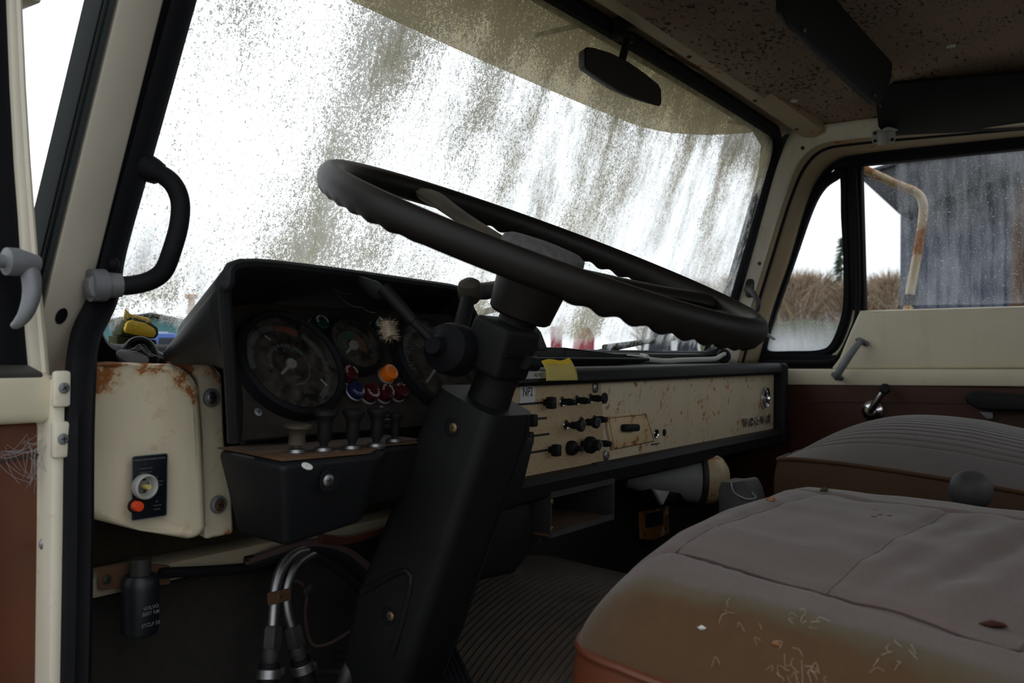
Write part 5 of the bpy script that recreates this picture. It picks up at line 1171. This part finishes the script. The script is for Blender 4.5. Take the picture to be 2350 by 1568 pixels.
screw(PY(1240, 1240, .799), BACK, .005, ck, 'dark_metal')

# ---- oil pipes with fittings and rubber hoses
for nm_, pts, hx, lab in (('a', [(720, 1262), (680, 1268), (648, 1300), (631, 1350), (628, 1400), (624, 1452)], 622, 'left of two parallel steel pipes with hose clamp, under the dash cover'), ('b', [(760, 1258), (712, 1272), (676, 1300), (657, 1350), (659, 1400), (672, 1450)], 674, 'right of two parallel steel pipes with hose clamp, nearer the column')):
    P_ = [PY(x, y, .90 - .004 * i) for i, (x, y) in enumerate(pts)]; e_ = P_[-1]; d_ = (P_[-1] - P_[-2]).normalized()
    t = thing('oil_pipe', lab, 'pipe', e_, 'oil pipes under the dash')
    tube('steel_pipe', P_, .0068, 'dull_steel', t, 12, smooth=6)
    mk('hex_nut', lathev([(.0105, -.004), (.0125, .0), (.0125, .020), (.0105, .024)], e_ - d_ * .004, d_, 6), 'dark_metal', t, ang=25)
    lathe('union', [(.0095, .018), (.0115, .026), (.009, .034), (.009, .05)], e_, d_, 'dark_metal', t, 14)
    hs_ = tube('rubber_hose', [e_ + d_ * .036, e_ + d_ * .07, e_ + d_ * .14 + V((.004, 0, -.01)), e_ + d_ * .24 + V((.012, .0, -.02))], .0128, 'black_rubber', t, 14, smooth=5)
    cl_ = lathe('hose_clamp', [(.0137, .042), (.0145, .043), (.0145, .053), (.0137, .054)], e_, d_, 'dull_steel', t, 20)
    box('clamp_screw', e_ + d_ * .048 + V((.015, -.004, 0)), (.009, .008, .011), 'dull_steel', cl_, bevel=.002)
cbk = thing('pipe_clip', 'brownish steel clip holding the two pipes together', 'clip', PY(645, 1372, .875))
slab('strap', [PY(x, y, .872) for x, y in ((616, 1362), (668, 1350), (670, 1378), (618, 1392))], (0, .004, 0), 'rusty_steel', cbk); screw(PY(641, 1370, .871), BACK, .0045, cbk, 'rusty_steel')
wr = thing('thin_wire', 'thin dark wire looping down the toe panel to the column foot', 'wire', PY(720, 1470, .90))
tube('wire', [PY(660, 1330, .93), PY(690, 1338, .92), PY(703, 1365, .91), PY(700, 1410, .91), PY(706, 1455, .91), PY(722, 1482, .90), PY(760, 1475, .89), PY(805, 1448, .88)], .0022, 'thread_dark', wr, 7, smooth=6)
slab('wire_clip', [PY(x, y, .90) for x, y in ((697, 1356), (712, 1338), (719, 1342), (712, 1366), (700, 1370))], (0, .004, 0), 'dark_metal', wr); screw(PY(712, 1348, .899), BACK, .0035, wr, 'dark_metal')
hn = thing('wire_harness', 'dark bundle of cables running behind the column below the dash', 'cables', PY(800, 1270, .9))
for i, (y0, y1, y2, r_) in enumerate(((1262, 1275, 1330, .008), (1250, 1262, 1300, .007), (1270, 1310, 1370, .006))): tube('cable', [PY(560, 1300 - i * 6, .93), PY(700, y0, .90), PY(780, y1, .89), PY(840, y2, .89), PY(900, y2 + 60, .90)], r_, ['black_rubber', 'thread_dark', 'black_rubber'][i], hn, 8, smooth=5)
tube('cable', [PY(735, 1236, .80), PY(790, 1240, .80), PY(860, 1222, .80), PY(900, 1205, .80)], .006, 'vinyl_brown', hn, 8, smooth=5)
# ---- relay on rusty bracket under the switch box
rl = thing('flasher_relay', 'round dark blue flasher relay canister on a rusty bracket under the switch box', 'relay', PY(322, 1440, .90))
slab('rusty_bracket', [PY(x, y, .92) for x, y in ((228, 1305), (300, 1292), (392, 1298), (392, 1342), (300, 1350), (230, 1356))], (0, .006, 0), 'rusty_steel', rl)
ca0 = PY(322, 1345, .90); lathe('canister', [(.016, .012), (.019, .008), (.0195, .0), (.0195, -.048), (.017, -.052), (0, -.052)], ca0, (0, 0, 1), 'plate_blue', rl, 26)
lathe('neck', [(.011, .03), (.011, .010), (.014, .010)], ca0, (0, 0, 1), 'dark_metal', rl, 16)
fq_ = Fr(ca0 + V((.0, -.0197, -.03)), (1, 0, 0), (0, 0, 1)); 
for s_, dz in (('VOLVO', .010), ('BEST NR', .004), ('STCLF 25', -.008)): text('lettering', s_, Fr(fq_.p(0, dz), fq_.u, fq_.v), .0055, 'print_dim', rl, .0006)
screw(PY(245, 1330, .919), BACK, .005, rl, 'dark_metal')
for i, (x0, x1) in enumerate(((330, 480), (350, 520))): tube('lead', [PY(x0 + 40, 1315, .912), PY(x1, 1310, .92), PY(x1 + 130, 1300, .935)], .006, 'black_rubber', rl, 8, smooth=5)
# ---- pedals and linkage at the foot of the column
def pedal(name, lab, c, M, w_, h_, nr):
    t = thing(name, lab, 'pedal', c); box('pad', c, (w_, h_, .010), 'black_rubber', t, M=M, bevel=.004)
    for i in range(nr): box('ridge', c + M @ V((-w_ / 2 + w_ * (i + .7) / (nr + .4), 0, .0055)), (w_ / nr * .45, h_ * .86, .004), 'black_rubber', t, M=M, bevel=.001)
    tube('arm', [c + M @ V((0, h_ * .2, -.005)), c + M @ V((0, h_ * .7, -.05)), V((c.x, .96, c.z - .02))], .007, 'dark_metal', t, 8, smooth=4)
pm = Matrix.Rotation(R(-12), 3, 'Z') @ Matrix.Rotation(R(48), 3, 'X')
pedal('accelerator_pedal', 'ribbed black accelerator pedal right of the column foot', PZ(1033, 1552, -.425), pm, .055, .10, 6)
pedal('brake_pedal', 'ribbed black brake pedal partly hidden under the column foot', PZ(925, 1575, -.425), pm, .05, .06, 5)
rd = thing('steering_shaft', 'bare steel shaft leaning out below the column shroud', 'shaft', PY(790, 1568, .87))
tube('shaft', [PY(838, 1462, .80), PY(815, 1510, .81), PY(788, 1580, .83), PY(760, 1650, .85)], .0105, 'dull_steel', rd, 14); lathe('joint_collar', [(.0135, -.012), (.0145, -.010), (.0145, .010), (.0135, .012)], PY(836, 1466, .80), (.2, -.3, 1), 'rusty_steel', rd, 14)

# ---- litter on the seats and cobwebs
def bit(name, lab, px, py, s, m_, grp, flat=.4):
    p = on_seat(px, py) or drop(PZ(px, py, -.2)); p = p + V((0, 0, s * flat * .35))
    vs, fs = lathev([(0, -s * flat), (s * .7, -s * flat * .5), (s, 0), (s * .6, s * flat * .7), (0, s * flat)], p, (.2, .1, 1), 7)
    vs = [v + V((random.uniform(-1, 1), random.uniform(-1, 1), 0)) * s * .35 for v in vs]
    return tag(mk(name, (vs, fs), m_, None), lab, 'crumb', grp)
bit('crumb', 'round dark crumb on the far edge of the driver seat', 1891, 1128, .0045, 'moss', 'litter on the driver seat', .9)
bit('crumb', 'yellowish brown crumb at the front seam of the driver seat', 1768, 1149, .0055, 'leaf_brown', 'litter on the driver seat', .5)
bit('dead_leaf', 'dark curled leaf scrap on the near right of the driver seat', 2280, 1438, .009, 'vinyl_brown', 'litter on the driver seat', .35)
for px, py, wh in ((2005, 1186, 'left lowest'), (2008, 1170, 'topmost'), (2020, 1182, 'middle'), (2043, 1184, 'rightmost')): bit('leaf_flake', 'tiny orange leaf flake near the far seam of the driver seat, %s of four' % wh, px, py, .0028, 'leaf_brown', 'orange leaf flakes on the driver seat', .3)
for px, py, lab in ((1610, 1443, 'pale seed lying on the worn brown corner of the driver seat'), (1780, 1480, 'pinkish crumb on the worn brown side of the driver seat')): bit('seed', lab, px, py, .0032, 'paper_white' if px < 1700 else 'leaf_brown', 'litter on the driver seat', .6)
def lint(lab, px, py, r_, n, seed):
    random.seed(seed); p = on_seat(px, py) or drop(PZ(px, py, -.2))
    t = thing('lint_tuft', lab, 'lint', p, 'lint on the driver seat')
    vs, fs = [], []
    for i in range(n):
        a = random.random() * 6.28; b = p + V((random.gauss(0, r_), random.gauss(0, r_), 0)); l = random.uniform(.003, .010)
        c = b + V((math.cos(a) * l, math.sin(a) * l, 0)); m_ = b.lerp(c, .5) + V((random.uniform(-.004, .004), random.uniform(-.004, .004), .004))
        for q in (b, m_, c): q.z = drop(q).z + (.0025 if q is m_ else .0008)
        if max(abs(q.z - p.z) for q in (b, m_, c)) > .012: continue
        v_, f_ = tubev(spline([b, m_, c], 3), .00016, 3); k = len(vs); vs += v_; fs += [tuple(i_ + k for i_ in g_) for g_ in f_]
    o = mk('fibres', (vs, fs), 'fluff', t, fixn=False); o['kind'] = 'stuff'
for i, (px, py, r_, n) in enumerate(((1850, 1430, .006, 10), (1690, 1400, .006, 4), (1740, 1455, .006, 5), (1850, 1545, .010, 40), (1650, 1520, .008, 4), (2090, 1520, .012, 10), (1800, 1500, .02, 8))):
    lint(['pale lint wisp above the brown stain on the near seat', 'thin lint hair at the front of the near seat stain', 'loose lint wisp in the middle of the near seat stain', 'big pale lint tuft at the near lower edge of the driver seat', 'short lint hair low on the worn seat corner', 'faint lint wisp at the near right of the driver seat', 'scattered lint threads along the near side of the driver seat'][i], px, py, r_, n, 50 + i)
def web(lab, pts, extra, parent_pts_r=.0005, seed=1, m_='web'):
    mw_ = m_; random.seed(seed); t = thing('cobweb', lab, 'cobweb', pts[0], 'cobwebs'); vs, fs = [], []
    def add(a, b, r_=parent_pts_r):
        m_ = a.lerp(b, .5) + V((0, 0, -.12 * (b - a).length)); v_, f_ = tubev(spline([a, m_, b], 4), r_, 3); k = len(vs); vs.extend(v_); fs.extend([tuple(i + k for i in g_) for g_ in f_])
    for a, b in zip(pts, pts[1:]): add(a, b, parent_pts_r * 1.6)
    for i in range(extra):
        a, b = random.choice(pts), random.choice(pts)
        if (a - b).length > 1e-4: add(a + V([random.gauss(0, .006) for _ in range(3)]), b + V([random.gauss(0, .006) for _ in range(3)]))
    o = mk('strands', (vs, fs), mw_, t, fixn=False); o['kind'] = 'stuff'
web('dusty white cobweb on the brown trim of the open door', [dp(0, 1040, .856), dp(45, 1036, .852), dp(62, 1018, .85), dp(98, 1008, .852), dp(80, 1032, .85), dp(80, 1085, .852), dp(72, 1106, .853)], 30, .0002)
web('cobweb strung across the black demister nozzle', [PY(345, 815, .88), PY(322, 796, .89), PY(300, 800, .89), PY(320, 790, .885), PY(362, 818, .88)], 7, .00018, 3)
web('faint cobweb thread hanging across the dark dial hood', [PX(738, 630, .72), PX(770, 665, .725), PX(788, 690, .73), PX(830, 705, .74), PX(862, 718, .75)], 2, .00012, 4, 'web_dim')
web('cobweb between the right pillar foot and the steering wheel', [PY(1635, 800, .84), PY(1650, 785, .85), PY(1662, 780, .86), PY(1640, 795, .85)], 6, .0004, 5)

# ================================================================== OUTSIDE
GZ = -H
gr = tag(mk('ground', gridv(lambda u, v: V((-150 + 300 * u, -150 + 300 * v, GZ)), 8, 8), 'gravel', None), kind='structure')
# external sun visor over the windscreen
ev = thing('exterior_visor', 'curved dark exterior sun visor shading the top of the windscreen outside', 'exterior visor', (MID, 1.0, .58))
def evf(u, v):
    x = .50 + 1.88 * u; e = abs(2 * u - 1); y0 = YG(x, ztop(x)) + .03; yf = 1.05 - .16 * max(0, (e - .55) / .45) ** 2.2; z0 = ztop(x) + .055; zf = .552 + .02 * e ** 2 + .02 * max(0, (e - .7) / .3) ** 2
    return V((x, y0 + (yf - y0) * v, z0 + (zf - z0) * v + .018 * math.sin(math.pi * v)))
mk('visor_sheet', gridv(evf, 60, 10), 'smoked_acrylic', ev, solid=.004, ang=60)
for x in (.62, 1.44, 2.26): tube('stay', [V((x, YG(x, ztop(x)) + .02, ztop(x) + .03)), evf((x - .5) / 1.88, .6)], .005, 'dark_metal', ev, 8)
# wipers lying on the glass
for nm, a, b, lab in ((0, (1398, 797), (1625, 764), 'wiper arm and blade at the lower right of the windscreen'), (1, (1060, 735), (1190, 700), 'wiper arm and blade behind the steering column')):
    gA = hit(*a, (0, .99, 0), (0, 1, .34)) ; gB = hit(*b, (0, .99, 0), (0, 1, .34)); gA = V((gA.x, YG(gA.x, gA.z) + .02, gA.z)); gB = V((gB.x, YG(gB.x, gB.z) + .02, gB.z))
    t = thing('wiper', lab, 'wiper', gA, 'windscreen wipers'); tube('blade', [gA, gA.lerp(gB, .5), gB], .006, 'moss', t, 8); tube('arm', [gA.lerp(gB, .45) + V((0, .012, 0)), gA + V((-.05, .02, -.02)), V((gA.x - .09, gA.y + .03, -.05))], .006, 'black_plastic', t, 8, smooth=4)
# mirror arm beside the passenger window
ma = thing('mirror_arm', 'bent rusty cream tube carrying the outside mirror by the passenger window', 'mirror arm', PX(2090, 690, 2.62))
tube('bent_tube', [PX(1930, 372, 2.56), PX(1985, 390, 2.60), PX(2060, 424, 2.66), PX(2100, 440, 2.68), PX(2117, 462, 2.68), PX(2118, 500, 2.68), PX(2104, 590, 2.66), PX(2086, 690, 2.62), PX(2078, 780, 2.56), PX(2074, 830, 2.49), PX(2074, 850, 2.475)], .012, 'pipe_rust', ma, 14, smooth=6)
lathe('clamp', [(.018, -.015), (.018, .015)], PX(2086, 690, 2.62), (.1, -.1, 1), 'dark_metal', ma, 12)
# corrugated barn
XB = 11.0
bn = thing('corrugated_barn', 'dark slate blue corrugated steel barn seen through the passenger window', 'barn', (XB, -1, GZ))
yA = PX(2066, 600, XB).y; zE = PX(2066, 492, XB).z; yZ = -7.0; pitch_w = .22
for i in range(int((yA - yZ) / pitch_w)):
    y1_ = yA - i * pitch_w; y0_ = y1_ - pitch_w; zt_ = zE + 3.2
    pr = [(y1_, 0), (y1_ - .05, 0), (y1_ - .075, -.035), (y1_ - .165, -.035), (y1_ - .19, 0), (y0_, 0)]
    vs = [V((XB + dx, y, z)) for z in (GZ, zt_) for y, dx in pr] + [V((XB + .03, y, z)) for z in (GZ, zt_) for y in (y1_, y0_)]
    fs = [(k, k + 1, 7 + k, 6 + k) for k in range(5)] + [(12, 14, 15, 13)]
    mk('wall_sheet', (vs, fs), 'barn_steel', bn, fixn=False, ang=20)
mk('side_wall', ([V((XB, yA, GZ)), V((XB + 9, yA, GZ)), V((XB + 9, yA, zE + .2)), V((XB, yA, zE + .2)), V((XB + .05, yA - .05, GZ)), V((XB + 9, yA - .05, GZ)), V((XB + 9, yA - .05, zE + .2)), V((XB + .05, yA - .05, zE + .2))], [(0, 1, 2, 3), (4, 7, 6, 5), (0, 3, 7, 4)]), 'barn_steel', bn)
ea, eb = PX(1972, 408, XB - .8), PX(2068, 494, XB - .8); ed_ = V((0, yZ + 3 - ea.y, 2.6))
slab('roof_panel', [PX(2064, 492, XB - .6), PX(1968, 404, XB - .6), PX(2060, 372, XB - .6), PX(2200, 350, XB - .6), V((XB - .6, -6, 4.6)), V((XB - .6, -6, 4.0))], (9, 0, 0), 'barn_roof', bn, bevel=.01)
slab('barge_board', [PX(1966, 405, XB - .65), PX(1964, 398, XB - .65), PX(2060, 368, XB - .65), PX(2200, 345, XB - .65), PX(2200, 352, XB - .65), PX(2060, 376, XB - .65)], (.06, 0, 0), 'barn_roof', bn, bevel=.005)
for px in (2335,): box('door_post', PX(px, 560, XB - .05) + V((0, 0, .0)), (.06, .12, 4.4), 'rusty_steel', bn, bevel=.01)
# trees far behind
def far(px, dist):
    r = ray(px, 802); r.z = 0; return r.normalized() * dist
random.seed(11)
def tree(i, name, lab, px, dist, ht, wd, mcrown, conifer=False):
    b = far(px, dist); b.z = GZ; t = thing(name, lab, 'tree', b, 'trees along the far field edge')
    tube('trunk', [b, b + V((.1, 0, ht * .5)), b + V((0, 0, ht * .93))], [.16, .1, .03], 'bark', t, 7)
    vs, fs = [], []
    for k in range(900 if conifer else 2600):
        if conifer:
            h = random.uniform(.12, 1); rr = wd * (1 - h) * random.uniform(.2, 1); a = random.random() * 6.28; p = b + V((math.cos(a) * rr, math.sin(a) * rr, h * ht)); d = V((math.cos(a), math.sin(a), -.35)); l = .5
        else:
            h = random.random() ** .75; rr = wd * math.sqrt(random.random()) * (.45 + .55 * math.sin(math.pi * min(1, h * 1.05))); a = random.random() * 6.28
            p = b + V((math.cos(a) * rr, math.sin(a) * rr, ht * (.10 + .82 * h))); d = V((math.cos(a) * .5 + random.gauss(0, .3), math.sin(a) * .5 + random.gauss(0, .3), random.uniform(.3, 1))); l = random.uniform(.5, 1.2)
        d.normalize(); s_ = d.cross(V((random.gauss(0, 1), random.gauss(0, 1), random.gauss(0, 1)))).normalized() * (random.uniform(.05, .12) if conifer else random.uniform(.015, .045)); n_ = len(vs)
        vs += [p + s_, p - s_, p + d * l]; fs.append((n_, n_ + 1, n_ + 2))
    c = mk('crown', (vs, fs), mcrown, t, fixn=False); c['kind'] = 'stuff'
wh = ['leftmost', 'second', 'third', 'fourth', 'fifth', 'sixth', 'seventh', 'eighth', 'ninth', 'tenth', 'eleventh', 'twelfth', 'thirteenth']
TP = [1530, 1590, 1645, 1700, 1745, 1790, 1830, 1870, 1908, 1955, 1995, 2030, 2062]
for i, px in enumerate(TP):
    tree(i, 'bare_tree', 'bare brown bushy tree at the far field edge, %s from the left' % wh[i], px, 52 + 7 * (i % 3), random.uniform(5.4, 6.4) + .45 * (i % 3), random.uniform(1.6, 1.9), 'twigs_brown')
tree(0, 'conifer', 'taller dark green conifer rising above the bare trees', 1936, 58, 8.7, 1.5, 'needles', True)
hdg = thing('field_hedge', 'low grey green hedge bank below the bare trees', 'hedge', far(1850, 40) + V((0, 0, GZ)))
hq = [far(px, 40) + V((0, 0, GZ + 1.75 + z)) for px, z in zip(range(1500, 2120, 20), [1.15 + .25 * random.random() for _ in range(40)])]
vs = [p for q in hq for p in (q, V((q.x, q.y, GZ)), q + V((1.2, 1.2, -.2)), V((q.x + 1.2, q.y + 1.2, GZ)))]
mk('bank', (vs, [f for i in range(len(hq) - 1) for f in ((4 * i, 4 * i + 4, 4 * i + 5, 4 * i + 1), (4 * i, 4 * i + 2, 4 * i + 6, 4 * i + 4), (4 * i + 2, 4 * i + 3, 4 * i + 7, 4 * i + 6))]), 'grass_olive', hdg)
# vehicles and sheds in the yard ahead
def vehicle(lab, name, px0_, px1_, py_top, dist, bodym, cat, cabw=.55, roofm=None):
    a, b = far(px0_, dist), far(px1_, dist); mid = (a + b) / 2; ux = (b - a).normalized(); wid = (b - a).length; uy = V((-ux.y, ux.x, 0)); 
    if uy.dot(mid) < 0: uy = -uy
    top = (802 - py_top) / FPX * mid.dot(cF); t = thing(name, lab, cat, V((mid.x, mid.y, GZ)))
    P_ = lambda s, z, d=0: a + ux * (s * wid) + uy * d + V((0, 0, z))
    h = top - GZ; prof = [(0, GZ + .35), (1, GZ + .35), (1, GZ + h * .52), (.97, GZ + h * .56), (.5 + cabw / 2 + .06, GZ + h * .62), (.5 + cabw / 2 - .06, top), (.5 - cabw / 2 + .04, top), (.5 - cabw / 2 - .1, GZ + h * .6), (.03, GZ + h * .55), (0, GZ + h * .45)]
    hexa('body', [P_(s, z) for s, z in prof], [P_(s, z, 1.6) for s, z in prof], bodym, t, bevel=.04)
    for s0, s1 in ((.5 - cabw / 2 + .0, .49), (.51, .5 + cabw / 2 - .02)):
        slab('side_window', [P_(s0, GZ + h * .66, -.01), P_(s1, GZ + h * .66, -.01), P_(s1 - .02, top - .08, -.01), P_(s0 + .05, top - .08, -.01)], uy * .02, 'far_glass', t, bevel=0)
    for s in (.18, .82): lathe('wheel', [(.33, -.1), (.33, .1), (.2, .11), (0, .11)], P_(s, GZ + .33, .05), -uy, 'tyre', t, 18)
    return t
vehicle('white car parked in the yard beyond the right of the windscreen', 'parked_car', 1430, 1662, 738, 13, 'white_paint', 'car')
vehicle('blue car parked further left in the yard ahead', 'parked_car', 225, 470, 772, 16, 'blue_paint', 'car')
# red farm machine
m0 = far(1338, 11); rmn = thing('red_machine', 'red farm machine with upright arm standing in the yard', 'machine', V((m0.x, m0.y, GZ))); ux = far(1350, 11) - far(1340, 11); ux.normalize()
zz_ = lambda py: (802 - py) / FPX * m0.dot(cF)
box('chassis', m0 + V((0, 0, GZ + .9)) - V((0, 0, m0.z)), (1.0, .9, .5), 'red_paint', rmn, bevel=.05)
hexa('upright', [m0 + ux * s + V((0, 0, z)) for s, z in ((-.12, -.6), (.12, -.6), (.14, zz_(770)), (.07, zz_(748)), (-.02, zz_(760)))], [m0 + ux * s + V((.25, .25, z)) for s, z in ((-.12, -.6), (.12, -.6), (.14, zz_(770)), (.07, zz_(748)), (-.02, zz_(760)))], 'red_paint', rmn, bevel=.01)
box('side_arm', m0 + ux * -.32 + V((0, 0, zz_(782))), (.12, .1, .35), 'red_paint', rmn, bevel=.01)
for s in (-.4, .4): lathe('wheel', [(.4, -.1), (.4, .1), (.2, .12), (0, .12)], V((m0.x, m0.y, GZ + .4)) + ux * s, (-.7, -.7, 0), 'tyre', rmn, 18)
# teal shed far left, half hidden by the dirty glass
s0_ = far(345, 24); sx_ = far(365, 24) - far(345, 24); sx_.normalize(); sd = V((-sx_.y, sx_.x, 0))
if sd.dot(s0_) < 0: sd = -sd
shd = thing('teal_shed', 'small teal shed with pale gable behind the dirty lower left windscreen', 'shed', V((s0_.x, s0_.y, GZ)))
zt_ = lambda py: (802 - py) / FPX * s0_.dot(cF)
hexa('walls', [s0_ + sx_ * a + V((0, 0, z)) for a, z in ((-1.1, GZ), (1.1, GZ), (1.1, zt_(752)), (0, zt_(738)), (-1.1, zt_(752)))], [s0_ + sx_ * a + sd * 3 + V((0, 0, z)) for a, z in ((-1.1, GZ), (1.1, GZ), (1.1, zt_(752)), (0, zt_(738)), (-1.1, zt_(752)))], 'teal_paint', shd, bevel=.02)
slab('door', [s0_ + sx_ * a - sd * .03 + V((0, 0, z)) for a, z in ((-.4, GZ), (.4, GZ), (.4, zt_(770)), (-.4, zt_(770)))], sd * .04, 'white_paint', shd)
for s in (-1, 1): slab('roof', [s0_ - sd * .2 + sx_ * (1.3 * s) + V((0, 0, zt_(757))), s0_ - sd * .2 + V((0, 0, zt_(733))), s0_ + sd * 3.2 + V((0, 0, zt_(733))), s0_ + sd * 3.2 + sx_ * (1.3 * s) + V((0, 0, zt_(757)))], (0, 0, .08), 'grey_plastic', shd)
op = far(438, 20); ops = thing('orange_post', 'orange post standing behind the lower left windscreen dirt', 'post', V((op.x, op.y, GZ))); tube('pole', [V((op.x, op.y, GZ)), V((op.x, op.y, (802 - 690) / FPX * op.dot(cF)))], .07, 'orange_paint', ops, 10); box('cap', V((op.x, op.y, (802 - 688) / FPX * op.dot(cF))), (.2, .2, .1), 'orange_paint', ops, bevel=.02)
